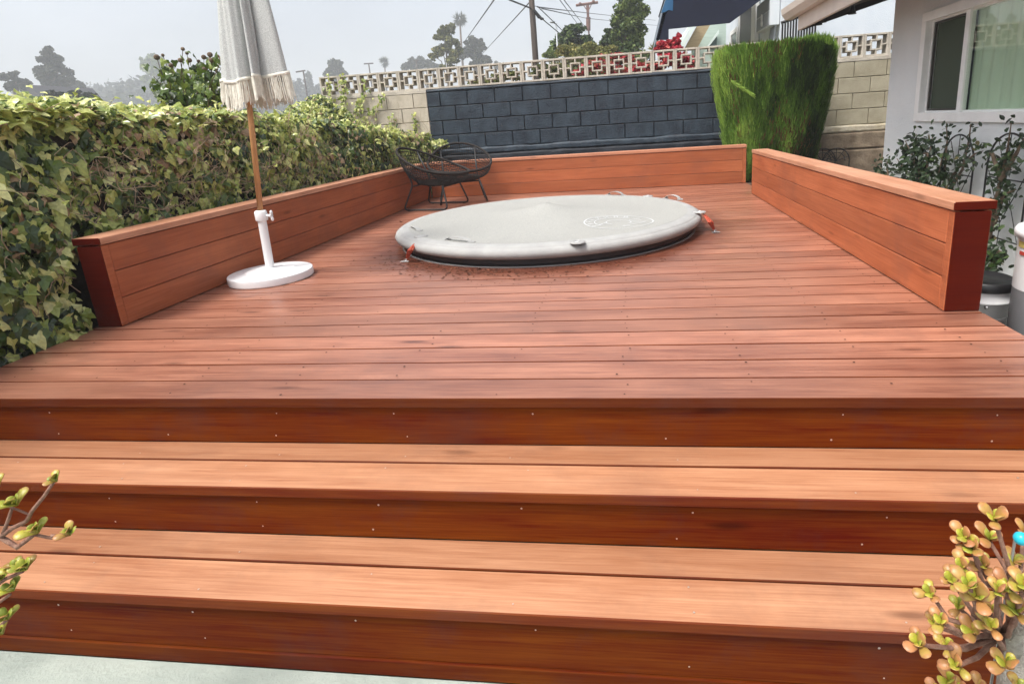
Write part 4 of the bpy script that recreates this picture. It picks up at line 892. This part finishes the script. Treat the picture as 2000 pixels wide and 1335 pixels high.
def jade(label, base, trunk, branches, ros, t0, sz):
    t = thing('jade_plant', label, 'succulent', tuple(base), 'jade plants by the steps'); bp = np.array(base)
    b = MB()
    for (pts, r0, r1_) in trunk: b.tube([tuple(np.array(p)-bp) for p in pts], list(np.linspace(r0, r1_, len(pts))), 10)
    b.build('trunk', M_gbark, t, smooth=True); b = MB()
    for (pts, r0, r1_) in branches: b.tube([tuple(np.array(p)-bp) for p in pts], list(np.linspace(r0, r1_, len(pts))), 7)
    b.build('branches', M_jstem, t, smooth=True); b = MB()
    for (p, ax_, s_) in ros: rosette(b, tuple(np.array(p)-bp), ax_, s_*sz, t0)
    b.build('leaves', M_jade, t, smooth=True); return t
random.seed(11)
YJ = -.80
hub = atY(1955, 1238, YJ); hub2 = atY(1990, 1205, YJ)
trunk = [([atY(2010,1500,YJ)+[.02,0,-.35], atY(1975,1380,YJ), atY(1982,1290,YJ), atY(1996,1215,YJ+.02)], .026, .019), ([atY(1990,1290,YJ), atY(1975,1245,YJ), atY(1990,1225,YJ-.03), atY(2040,1195,YJ-.05)], .014, .010)]
R0 = [(1900,1062),(1922,1098),(1862,1128),(1935,1215),(1826,1212),(1968,1140),(1870,1290),(1944,1008),(1885,1042),(1933,1047),(1882,1100),(1977,1092),(1953,1124),(1820,1152),(1893,1135),(1911,1160),(1948,1148),(1876,1180),(1983,1186),(1843,1208),(1882,1222),(1905,1228),(1798,1250),(1852,1256),(1966,1290),(1857,1325),(1915,1338),(1999,1035),(1880,1345),(1935,1185),(1998,1140),(1830,1348),(1990,1340)]
ros = []; br = []; 
for (x, y) in R0:
    Y_ = YJ+random.uniform(-.10,.08); p = atY(x, y+9, Y_); src = hub if y > 1120 else atY(1975, 1150, YJ)
    if y > 1290: src = atY(1950, 1400, YJ)
    md = p*.5+src*.5+np.array([random.gauss(0,.008), random.gauss(0,.01), -.018]); br.append(([src, md, p], .0048 if y > 1120 else .004, .0032)); out = Vector(p-src); ros.append((p, (out.x*1.2/(out.length+.01)*.5, -.35, .9), random.uniform(.036,.047)))
br.append(([hub2, atY(1985,1180,YJ), atY(1975,1150,YJ)], .012, .006))
jade('jade plant with orange edged leaves and a thick grey trunk in the right foreground', (hub2[0]+.03, YJ, ZG), trunk, br, ros, .62, .70)
YJ2 = -.80; T = lambda x, y: atY(x, y, YJ2)
rosL = [((p:=T(x, y+8)), (.1,-.4,.9), s_) for (x, y, s_) in ((111,932,.034),(34,978,.045),(75,1032,.046),(138,1036,.036),(30,1106,.044),(52,1104,.042),(6,1122,.045),(27,1144,.038),(17,1200,.042),(6,1228,.045),(-2,940,.036))]
brL = [([T(-60,1080),T(0,1047),T(14,1056),T(34,1068),T(50,1056),T(68,1042)], .006, .004), ([T(0,1048),T(25,1030),T(52,1017),T(62,998),T(85,970),T(104,942)], .005, .003), ([T(5,1045),T(14,1020),T(24,990)], .004,.003), ([T(52,1017),T(60,1005),T(52,1002),T(10,985)], .003,.002), ([T(100,1045),T(120,1047),T(134,1042)],.003,.003), ([T(70,1044),T(100,1050),T(122,1046)],.003,.003), ([T(-70,1200),T(-10,1180),T(20,1160)],.006,.003), ([T(-60,1180),T(10,1130),T(45,1115)],.005,.003), ([T(-70,1230),T(-5,1225),T(14,1210)],.006,.003), ([T(-70,980),T(-30,960),T(-2,948)],.004,.003)]
jade('jade plant with olive green rosettes reaching in at the left foreground', (T(-90,1300)[0], YJ2, ZG), [([T(-90,1500)+[0,0,-.35], T(-85,1300), T(-60,1080), T(-70,980)], .024, .010)], brL, rosL, .36, .78)
q = atY(1994, 1051, -.78); tq = thing('garden_pick', 'small turquoise ball ornament on a stick in the right jade plant', 'ornament', (q[0], q[1], ZG))
make('ball', lambda b: b.ball((0,0,q[2]-ZG), .0105, 20, 14), mat('turquoise_enamel', (.02,.42,.55), .3), tq, smooth=True); make('stick', lambda b: b.tube([(0,.012,0),(0,.012,q[2]-ZG)], .0022, 6), M_steel, tq)

# ================================================================ neighbouring buildings
nh = thing('neighbour_house', 'pale neighbouring house behind the wall with a navy awning and meter box', 'house', (3.1, 8.0, ZG))
def nb_(name, boxes, m, c=0, parent=None):
    b = MB()
    for q in boxes: b.box(q[0]-3.1, q[1]-3.1, q[2]-8, q[3]-8, q[4]-ZG, q[5]-ZG, c)
    return b.build(name, m, parent or nh)
nb_('wall', [(3.1,9,8.0,8.2,ZG,4.2),(3.1,3.3,8.2,14.5,ZG,4.2),(3.3,9,14.3,14.5,ZG,4.2)], M_stuccow)
def sidey(px): # Y on the side wall X=3.1 seen at that pixel column (y about 40)
    return float(atX(px, 40, 3.1)[1])
ya, yb = sidey(1470), sidey(1447)
dr = nb_('doorway', [(3.088,3.094,ya,yb,ZG+.3,2.9)], mat('dark_opening', (.008,.008,.009), .4)); nb_('frame', [(3.07,3.0875,ya-.14,ya,ZG+.3,3.0),(3.07,3.0875,yb,yb+.14,ZG+.3,3.0),(3.07,3.0875,ya,yb,2.9,3.0)], M_white, .003, dr)
ya, yb = sidey(1441), sidey(1430)
wn = nb_('window', [(3.088,3.094,ya,yb,1.9,2.6)], mat('dark_window_glass', (.05,.06,.06), .15)); nb_('frame', [(3.07,3.0875,ya-.1,ya,1.8,2.7),(3.07,3.0875,yb,yb+.1,1.8,2.7),(3.07,3.0875,ya,yb,2.6,2.7)], M_white, .003, wn)
ya, yb = sidey(1485), sidey(1477); nb_('down_pipe', [(3.0,3.08,ya,yb,ZG,3.6)], M_white, .01)
ya, yb = sidey(1524), sidey(1497); z1 = atX(1510,-8,3.0)[2]; z0 = atX(1510,50,3.0)[2]
mb = nb_('meter_box', [(2.93,3.09,ya,yb,z0,z1)], mat('pale_grey_enamel', (.58,.61,.63), .5), .008)
nb_('cover_plate', [(2.92,2.929,ya+.03,yb-.03,z0+.02,(z0+z1)/2-.01),(2.92,2.929,ya+.03,yb-.03,(z0+z1)/2+.01,z1-.02)], M_grey, .003, mb)
b = MB()
for k in range(2):
    b.tube([(-.17-.012,(ya+yb)/2-8,(z0+(z1-z0)*(.22+.2*k))-ZG),(-.17-.03,(ya+yb)/2-8,(z0+(z1-z0)*(.22+.2*k))-ZG)], .055, 14)
b.build('meter_dial', M_white, mb)
b = MB()
for k in range(4): y_ = ya-8+.05+.1*k; b.tube([(-.06,y_,z0-ZG),(-.07,y_+.05,z0-ZG-.2),(-.05,y_+.02,.4)], .018, 6)
b.build('conduit', M_grey, nh)
ra = thing('black_railing', 'black metal railing in front of the pale neighbouring wall', 'railing', (3.3, 7.75, 1.2))
xa, za = atY(1528, 62, 7.75)[0], atY(1528, 45, 7.75)[2]; xb, zb2 = atY(1592, 62, 7.75)[0], atY(1592, 22, 7.75)[2]
b = MB(); NB2 = 13
for k in range(NB2):
    x_ = xa+(xb-xa)*k/(NB2-1); zt_ = za+(zb2-za)*k/(NB2-1); b.box(x_-3.3-.011, x_-3.3+.011, -.01, .01, -.4, zt_-1.2-.02)
b.build('bars', M_black, ra); make('handrail', lambda b: b.tube([(xa-3.3-.02,0,za-1.2),(xb-3.3+.02,0,zb2-1.2)], .022, 6), M_black, ra)
# awning fixed to the side wall
M_aw = mat('navy_awning_canvas', (.002,.0045,.018), .9, (.003,.007,.026), 2); M_aw2 = mat('paler_awning_canvas', (.02,.09,.20), .9, (.03,.12,.24), 3)
YA = 9.0; aw = [atY(1310,-40,YA), atY(1281,78,YA), atY(1306,78,YA), atY(1306,57,YA), atY(1426,45,YA), atY(1500,-10,YA), atY(1500,-60,YA)]
b = MB(); o0 = np.array([3.1, 8.0, ZG]); b.prism([tuple(p-o0) for p in aw], (0, .03, 0)); an = b.build('awning', M_aw, nh)
b = MB(); p0, p1, p2 = aw[0], aw[1], aw[6]
b.prism([tuple(p-o0) for p in (atY(1283,78,YA), atY(1313,-45,YA), atY(1320,-45,YA), atY(1287,78,YA))], (0, 4.0, 0)); b.build('valance', mat('pale_awning_trim', (.14,.17,.20), .8), an)
b = MB(); b.prism([tuple(p-o0+np.array([0,-.006,0])) for p in (atY(1311,-30,YA), atY(1291,26,YA), atY(1299,24,YA), atY(1306,20,YA), atY(1314,22,YA), atY(1316,-30,YA))], (0, .004, 0)); b.build('pale_blue_patch', M_aw2, an)  # paler blue patch at the top left of the awning
b = MB(); b.prism([tuple(p-o0) for p in (atY(1312,-42,YA+.04), atY(1500,-62,YA+.04), atY(1500,-66,YA+.04), atY(1310,-46,YA+.04))], (0, 4.0, 0)); b.build('canvas_roof', M_aw, an)
# distant gabled house
gh = thing('gabled_house', 'pale green gabled house with tan eave boards beyond the wall', 'house', (2.3, 14.5, ZG))
o1 = np.array([2.3, 14.5, ZG]); M_gw = mat('pale_green_siding', (.42,.52,.46), .8, (.50,.60,.54), 2, vec=(1,1,9)); M_tan = mat('tan_eave_boards', (.34,.26,.15), .8, (.42,.33,.20), 3, vec=(2,.5,12)); M_gt = mat('white_green_trim', (.68,.76,.72), .7)
def gp(name, px, Y_, dy, m):
    b = MB(); b.prism([tuple(atY(x, y, Y_)-o1) for x, y in px], (0, dy, 0)); return b.build(name, m, gh)
gp('wall', [(1352,130),(1352,90),(1385,45),(1440,35),(1440,130)], 14.9, .2, M_gw)
gp('roof', [(1316,100),(1352,40),(1357,40),(1321,100)], 14.2, 2.5, M_gt); gp('fascia', [(1322,100),(1357,44),(1364,43),(1332,100)], 14.15, .04, M_gt)
gp('eave_boards', [(1334,100),(1365,44),(1392,40),(1360,98)], 14.3, .04, M_tan)
wd = gp('window', [(1385,96),(1385,86),(1400,68),(1400,96)], 14.85, .03, mat('dark_gable_glass', (.10,.14,.13), .2)); gp('white_trim', [(1380,92),(1384,92),(1404,66),(1404,58)], 14.8, .03, M_gt)

# ================================================================ trees, poles and far things
def tree(name, label, px, py_base, Y_, blobs, m, nleaf, leaf, trunk_r=.12, cat='tree', group=None, tint=(.5,.22), gap=0.0, base_z=None, ux=None, trunk=True, tmpl=(CARD_V, CARD_F), clump=(.22,.5)):
    """blobs: (px, py, rx_px, ry_px) outlines of the crown clumps seen at distance Y_"""
    s = (Y_-CAM[1])/F/ .97; P = []; C_ = []
    bz = ZG if base_z is None else base_z; bq = atY(px, py_base, Y_); base = np.array([bq[0], Y_, bz]); t = thing(name, label, cat, tuple(base), group)
    tot = sum(r[2]*r[3] for r in blobs)
    for (x, y, rx, ry) in blobs:
        c_ = atY(x, y, Y_); C_.append(c_); k = max(8, int(nleaf*rx*ry/tot)); ns = 9; sc_ = rdir(ns)*RNG.uniform(.35,1.0,(ns,1)); sr = RNG.uniform(*clump,ns); wh = RNG.integers(0, ns, k)
        d = sc_[wh]+rdir(k)*(RNG.random((k,1))**.4)*sr[wh][:,None]; P.append(c_+d*[rx*s, max(rx, ry)*s*.8, ry*s])
    P = np.concatenate(P); nn = fbm(P/(leaf*9), 5+int(px), 1.2, 3); P = P[nn > gap-.75]; n = len(P)
    tn = np.clip(RNG.normal(tint[0], tint[1], n)+.25*fbm(P/(leaf*12), 9, 1.0), 0, 1)
    W_ = rdir(n); W_[:,2] = np.abs(W_[:,2])
    scatter('crown', tmpl[0], tmpl[1], P, rdir(n), W_, RNG.uniform(.6,1.3,n)*leaf, tn, m, t)
    if trunk:
        b = MB(); top = np.mean(C_, 0); b.tube([(0,0,0), tuple((top-base)*[.6,.6,.55]), tuple(top-base)], [trunk_r, trunk_r*.75, trunk_r*.3], 7)
        for c_ in C_: b.tube([tuple((top-base)*[.6,.6,.55]), tuple((c_-base)*.5+(top-base)*.5*[.8,.8,.8]), tuple(c_-base)], [trunk_r*.45, trunk_r*.3, trunk_r*.1], 5)
        b.build('trunk', M_bark, t, smooth=True)
    return t
tree('broadleaf_tree', 'tall dark tree standing alone above the ivy hedge at the far left', 100, 200, 105, [(98,112,18,16),(92,128,22,14),(105,140,26,14),(84,142,16,9),(100,158,24,14),(115,125,12,14),(125,160,16,12),(100,178,22,14)], M_dtree, 6500, .55, .5, clump=(.3,.55))
tree('broadleaf_tree', 'low spreading tree at the left edge beyond the ivy hedge', 30, 200, 95, [(10,152,14,8),(28,150,16,8),(46,158,12,8),(20,168,22,12),(50,172,10,10)], M_dtree, 2600, .55, .5, gap=.1)
tree('broadleaf_tree', 'bushy hazy tree right of the tall dark one', 140, 200, 120, [(138,165,16,10),(155,168,10,8),(142,182,18,12)], M_dtree, 1100, 1.0, .5)
tree('broadleaf_tree', 'dull olive tree on the hillside behind the flowering ivy', 305, 200, 200, [(282,122,6,8),(300,126,22,14),(320,140,20,14),(300,150,30,20)], M_tree, 2200, 1.2, .6)
tree('broadleaf_tree', 'small round hazy tree above the left end of the pierced wall', 655, 165, 170, [(655,132,13,11),(645,142,10,8),(666,142,10,9),(655,155,16,12)], M_dtree, 1300, 1.3, .6)
tree('conifer_tree', 'small hazy conifer left of the end of the pierced wall', 604, 190, 240, [(603,150,4,8),(603,162,8,8),(603,175,12,10),(603,190,15,12)], M_dtree, 900, 1.3, .6)
tree('broadleaf_tree', 'faint bush just right of the umbrella fringe', 585, 190, 240, [(583,165,8,10),(590,180,14,12),(620,178,12,10)], M_dtree, 900, 1.3, .6)
tree('airy_tree', 'airy grey green tree left of the tall palm', 872, 160, 75, [(868,62,14,12),(880,58,10,10),(868,80,18,12),(885,82,14,12),(862,98,18,12),(885,105,18,14),(850,112,14,10),(875,122,24,12)], M_olivel, 4200, .27, .2, gap=.05, tint=(.35,.25))
tree('broadleaf_tree', 'rounded grey hazy tree right of the tall palm', 928, 160, 130, [(925,82,14,10),(918,95,18,12),(938,98,16,12),(925,112,26,14),(948,118,12,10),(920,128,30,10)], M_dtree, 3600, .62, .5)
tree('broadleaf_tree', 'low hazy tree line clump behind the pierced wall', 820, 160, 170, [(808,124,10,8),(820,122,12,10),(835,128,14,8),(800,134,12,8),(850,134,20,8),(975,130,10,6)], M_dtree, 1800, 1.1, .5)
tree('round_tree', 'round dark green tree behind the navy part of the wall', 1122, 130, 30, [(1120,68,22,14),(1108,80,22,14),(1135,82,20,14),(1120,95,34,16),(1095,98,14,10),(1145,98,14,10)], M_tree, 6500, .14, .16, tint=(.5,.28), clump=(.4,.65))
tree('agave_shrub', 'pale spiky shrub left of the round tree', 1085, 130, 28, [(1080,100,12,10),(1092,95,12,10),(1075,110,14,8)], M_tree, 900, .15, .05, tint=(.9,.15), cat='shrub')
tree('olive_shrub', 'yellow olive shrub rising just above the pierced blocks', 1130, 140, 20, [(1105,102,20,9),(1130,98,24,11),(1155,98,22,9),(1180,102,20,8),(1125,115,40,14),(1170,118,30,14),(1095,130,30,14),(1150,135,40,14)], M_olivel, 7000, .085, .05, cat='shrub', tint=(.6,.25), trunk=False, clump=(.5,.8))
tree('ivy_clad_tree', 'tall ivy clad tree trunk reaching out of the top of the picture', 1232, 140, 24, [(1232,-8,28,16),(1232,15,26,16),(1238,35,22,16),(1232,55,26,16),(1238,75,22,16),(1235,95,26,16),(1240,112,24,14),(1212,45,14,16),(1205,70,12,12),(1252,25,14,14)], M_tree, 12000, .10, .18, tint=(.6,.28), clump=(.45,.7))
tree('broadleaf_tree', 'dark leafy tree leaning against the ivy clad trunk', 1195, 130, 26, [(1190,68,14,10),(1200,82,18,12),(1180,92,16,10),(1195,100,26,10),(1170,98,14,8)], M_tree, 3600, .12, .1, tint=(.3,.2))
tree('bougainvillea', 'crimson bougainvillea bush left of the gabled house', 1300, 150, 8.3, [(1292,92,14,8),(1310,88,14,9),(1302,100,24,9),(1322,80,5,10),(1325,72,4,5),(1300,118,34,14),(1260,132,26,12),(1330,125,20,14)], M_boug, 4200, .055, .04, cat='shrub', tint=(.5,.2), trunk=False)
tree('bougainvillea', 'red and green bougainvillea seen through the pierced blocks', 1190, 150, 11.5, [(1200,112,20,7),(1190,114,24,7),(1225,120,34,13),(1165,125,30,12),(1210,138,34,12),(1140,135,24,10)], M_boug, 4200, .055, .04, cat='shrub', tint=(.72,.22), trunk=False)
tree('garden_hedge', 'mixed green hedge behind the pierced blocks', 1080, 160, 12.5, [(1060,140,40,12),(1000,150,40,12),(940,160,40,12),(1120,140,40,12),(1180,145,40,12),(1250,140,50,16),(1340,130,30,16)], M_olivel, 6500, .07, .05, cat='shrub', tint=(.35,.25), trunk=False)
# small spiky plant on the wall line
sp = thing('yucca_plant', 'small pale spiky yucca left of the bougainvillea', 'plant', tuple(atY(1277, 106, 11.2)))
n = 46; U = rdir(n); U[:,2] = np.abs(U[:,2])+.2; scatter('leaves', BLADE_V, BLADE_F, np.tile(atY(1277,98,11.2),(n,1)), U, rdir(n), np.stack([np.full(n,.03), RNG.uniform(.12,.2,n), np.full(n,.02)],1), np.clip(RNG.normal(.8,.1,n),0,1), M_olivel, sp)
make('stem', lambda b: b.tube([(0,0,-.6),(0,0,.1)], .03, 6), M_bark, sp)
# palms
def palm(label, px, top, bot, Y_, cr, nf=30):
    tp = atY(px, top, Y_); bs = atY(px+4 if px > 800 else px, bot, Y_); t = thing('fan_palm', label, 'palm', (bs[0], Y_, bs[2]-6), 'fan palms on the skyline'); base = np.array([bs[0], Y_, bs[2]-6])
    b = MB(); b.tube([(0,0,0), tuple((tp-base)*[.5,1,.6]), tuple(tp-base)], [.32,.26,.22], 8); b.build('trunk', M_bark, t, smooth=True)
    P = []; U = []; 
    for k in range(nf):
        el = random.uniform(-.9, 1.3); az = random.uniform(0, 2*PI); d = np.array([math.cos(az)*math.cos(el), math.sin(az)*math.cos(el), math.sin(el)])
        for j in range(12): dd = d+RNG.normal(0,.33,3); P.append(tp+d*cr*.25); U.append(dd)
    n = len(P); U = np.array(U); U[:,2] -= .12
    scatter('fronds', BLADE_V, BLADE_F, P, U, rdir(n), np.stack([np.full(n,cr*.09), RNG.uniform(.5,.85,n)*cr, np.full(n,.1)],1), np.clip(RNG.normal(.4,.25,n),0,1), M_palm, t)
    n = 120; U = np.stack([RNG.normal(0,.2,n), RNG.normal(0,.2,n), -np.ones(n)],1); scatter('dead_skirt', BLADE_V, BLADE_F, np.tile(tp,(n,1)), U, rdir(n), np.stack([np.full(n,cr*.12), RNG.uniform(.4,.9,n)*cr, np.full(n,.1)],1), np.full(n,.1), M_palm, t)
palm('tall thin fan palm rising above the airy tree', 898, 38, 120, 150, 2.2)
palm('small fan palm on the skyline left of the airy tree', 751, 122, 150, 200, 2.4)
# utility poles, lamp, wires
def pole(name, label, px, py0, py1, Y_, r, arms=(), m=M_pwood, zbase=ZG, cat='utility pole', group=None):
    tp = atY(px, py0, Y_); bt = atY(px, py1, Y_); k = (zbase-tp[2])/(bt[2]-tp[2]); base = tp+(bt-tp)*k; base = np.array([tp[0], Y_, zbase]); t = thing(name, label, cat, tuple(base), group)
    b = MB(); b.tube([(0,0,0),(0,0,tp[2]-zbase)], [r*1.1, r*.85], 12); b.build('post', m, t, smooth=True)
    for (x0, y0_, x1, y1_, w_) in arms:
        p, q = atY(x0, y0_, Y_), atY(x1, y1_, Y_); b = MB(); b.tube([tuple(p-base), tuple(q-base)], w_, 6); b.build('crossarm', m, t)
    return t, base
p1, b1 = pole('utility_pole', 'big weathered utility pole rising behind the navy wall', 1034, -60, 115, 20, .115)
b = MB(); q = lambda x, y, Y_=19.8: tuple(atY(x, y, Y_)-b1)
b.tube([q(1042,20),(q(1052,34)),q(1062,38)], [.04,.05,.03], 6); b.tube([q(1044,24),q(1050,30)], .05, 6); b.ball(q(1058,37), .05, 8, 5, (1.4,1,1)); b.tube([q(1042,2),q(1044,12),q(1052,14)], .012, 5); b.build('cable_closure', M_black, p1)
pt, b2 = pole('utility_pole', 'rust brown double post pole with a crossarm right of the street lamp', 1147.5, 8, 90, 60, .09, [(1125,11,1168,5,.13)], M_rust)
b = MB(); q2 = lambda x, y: tuple(atY(x, y, 59.9)-b2)
for (a_, c_) in (((1145,9),(1147,34)),((1150,9),(1150,34)),((1139,10),(1146,20)),((1155,9),(1150,20))): b.tube([q2(*a_), q2(*c_)], .045, 5)
b.tube([q2(1149,34), q2(1149,60)], .22, 8); b.ball(q2(1133,8), .16, 8, 5); b.ball(q2(1159,3), .16, 8, 5); b.build('brace', M_rust, pt)
pole('utility_pole', 'tiny distant pole with a crossarm beside the umbrella fringe', 592, 138, 190, 110, .16, [(578,141,596,138,.14)], M_pwood, group='tiny utility poles on the skyline')
pole('utility_pole', 'tiny distant pole with a crossarm left of the small palm', 720, 124, 160, 130, .17, [(711,125,729,124,.15)], M_pwood)
pole('utility_pole', 'faint pole in the tree line above the pierced wall', 813, 118, 150, 130, .16, [(808,119,818,118,.14)], M_pwood)
lp, b3 = pole('street_lamp', 'thin grey street lamp between the big pole and round tree', 1086, 46, 110, 28, .05, [(1084,46,1078,43,.035)], M_grey, cat='street lamp')
b = MB(); b.ball(tuple(atY(1079,43.5,28)-b3), .10, 10, 6, (1.4,1,.5)); b.build('lamp_head', M_grey, lp, smooth=True)
def wire(label, pts, r, sag=.0, grp='overhead cables'):
    P = [atY(*p_) for p_ in pts]; base = P[0]; Q = []
    for a_, c_ in zip(P, P[1:]):
        for k in range(8): s_ = k/8; Q.append(tuple(a_+(c_-a_)*s_-base-np.array([0,0,sag*4*s_*(1-s_)])))
    Q.append(tuple(P[-1]-base)); b = MB(); b.tube(Q, r, 5); o = b.build('overhead_cable', M_black if r > .02 else mat_wire); o.location = base; tag(o, label, 'cable', grp)
mat_wire = mat('weathered_cable', (.09,.10,.11), .7)
wire('thick black cable from the top edge to the big utility pole', [(980,-6,17),(1038,17,20)], .028)
wire('grey cable rising steeply left of the big pole, past the palm', [(905,85,60),(968,-4,24)], .030)
wire('thinner grey cable slanting up to the big pole from the tree line', [(940,108,70),(1036,3,20)], .022)
wire('cable from the big pole down behind the street lamp into the round tree', [(1043,18,20),(1062,40,22),(1110,80,30)], .022)
wire('cable from the big pole passing over the street lamp', [(1050,13,20),(1080,42,24),(1104,66,30)], .020)
wire('upper long cable running right from the big pole to the ivy clad tree', [(1050,14,20),(1150,26,45),(1280,40,80)], .022)
wire('lower long cable running right from the big pole to the ivy clad tree', [(1058,17,20),(1145,36,45),(1300,52,80)], .020)
wire('left cable of the pair crossing towards the round tree', [(1090,-4,26),(1130,50,50)], .020)
wire('right cable of the pair crossing towards the crossarm pole', [(1098,-4,26),(1145,56,58)], .022)

# hill with woods beyond the hedge
nx, ny = 70, 24; xsg = np.linspace(-620, 60, nx); ysg = np.linspace(150, 520, ny); X_, Y_ = np.meshgrid(xsg, ysg)
Pq = np.stack([X_.ravel()/60, Y_.ravel()/60, 0*X_.ravel()], 1)
H = 30*np.clip((Y_-150)/90, 0, 1)**.8*(.80+.12*fbm(Pq, 101, 1.0).reshape(X_.shape))*np.clip((-(X_)-95)/80, .12, 1)
V = np.stack([X_, Y_, ZG-.2+H], 2).reshape(-1, 3); i = np.arange(nx*ny).reshape(ny, nx); Fa = np.stack([i[:-1,:-1], i[:-1,1:], i[1:,1:], i[1:,:-1]], 2).reshape(-1, 4)
hl = link_mesh('hill', V, Fa, M_hill, None, np.zeros(len(Fa)), True); tag(hl, kind='structure')
P = []
for k in range(620):
    x = random.uniform(-420, 30); y = random.uniform(190, 285); h = 30*min(1,max(0,(y-150)/90))**.8*.82*min(1,max(.12,(-x-95)/80)); r = random.uniform(3,7); m2 = 55
    d = rdir(m2); P.append(np.array([x, y, ZG+h+r*.5])+d*[r, r, r*.8]*RNG.uniform(.6,1,(m2,1)))
P = np.concatenate(P); n = len(P)
wdl = scatter('far_woodland', CARD_V, CARD_F, P, rdir(n), rdir(n), RNG.uniform(1.0,2.6,n), np.clip(RNG.normal(.45,.25,n),0,1), M_dtree); tag(wdl, kind='stuff')
# clipped hedge and small building far left
tree('clipped_hedge', 'long low clipped hedge far beyond the ivy', 135, 220, 45, [(95,184,10,7),(110,184,12,7),(130,184,12,7),(150,184,12,7),(170,185,12,6),(120,198,36,10),(160,198,20,8)], M_dtree, 2600, .22, .1, cat='hedge', trunk=False)
bd = thing('garage', 'pale grey garage glimpsed above the ivy at the far left', 'building', tuple(np.array([atY(60,190,50)[0], 50, ZG])))
qa, qb = atY(60,186,50), atY(80,186,50); b = MB(); b.box(qa[0]-bd.location.x, qb[0]-bd.location.x, 0, 6, 0, qa[2]-ZG-.4); b.build('wall', mat('pale_render', (.4,.42,.45), .9), bd)
b = MB(); b.prism([(qa[0]-bd.location.x-.4,-.4,qa[2]-ZG-.4),(qb[0]-bd.location.x+.4,-.4,qa[2]-ZG-.4),((qa[0]+qb[0])/2-bd.location.x,-.4,qa[2]-ZG+.9)], (0,6.8,0)); b.build('roof', mat('grey_roof', (.12,.12,.13), .9), bd)

# ================================================================ haze
hz = make('haze', lambda b: b.box(-700, 420, -70, 640, ZG-2.2, 60), None); tag(hz, kind='stuff')
hz.data.materials.clear(); hm = bpy.data.materials.new('haze'); hm.use_nodes = True; nt = hm.node_tree; nt.nodes.remove(nt.nodes['Principled BSDF'])
vo = nt.nodes.new('ShaderNodeVolumePrincipled'); vo.inputs['Color'].default_value = (.86,.90,.96,1); vo.inputs['Density'].default_value = .0020; vo.inputs['Anisotropy'].default_value = .0
L(nt, vo.outputs[0], nt.nodes['Material Output'].inputs['Volume']); hz.data.materials.append(hm)
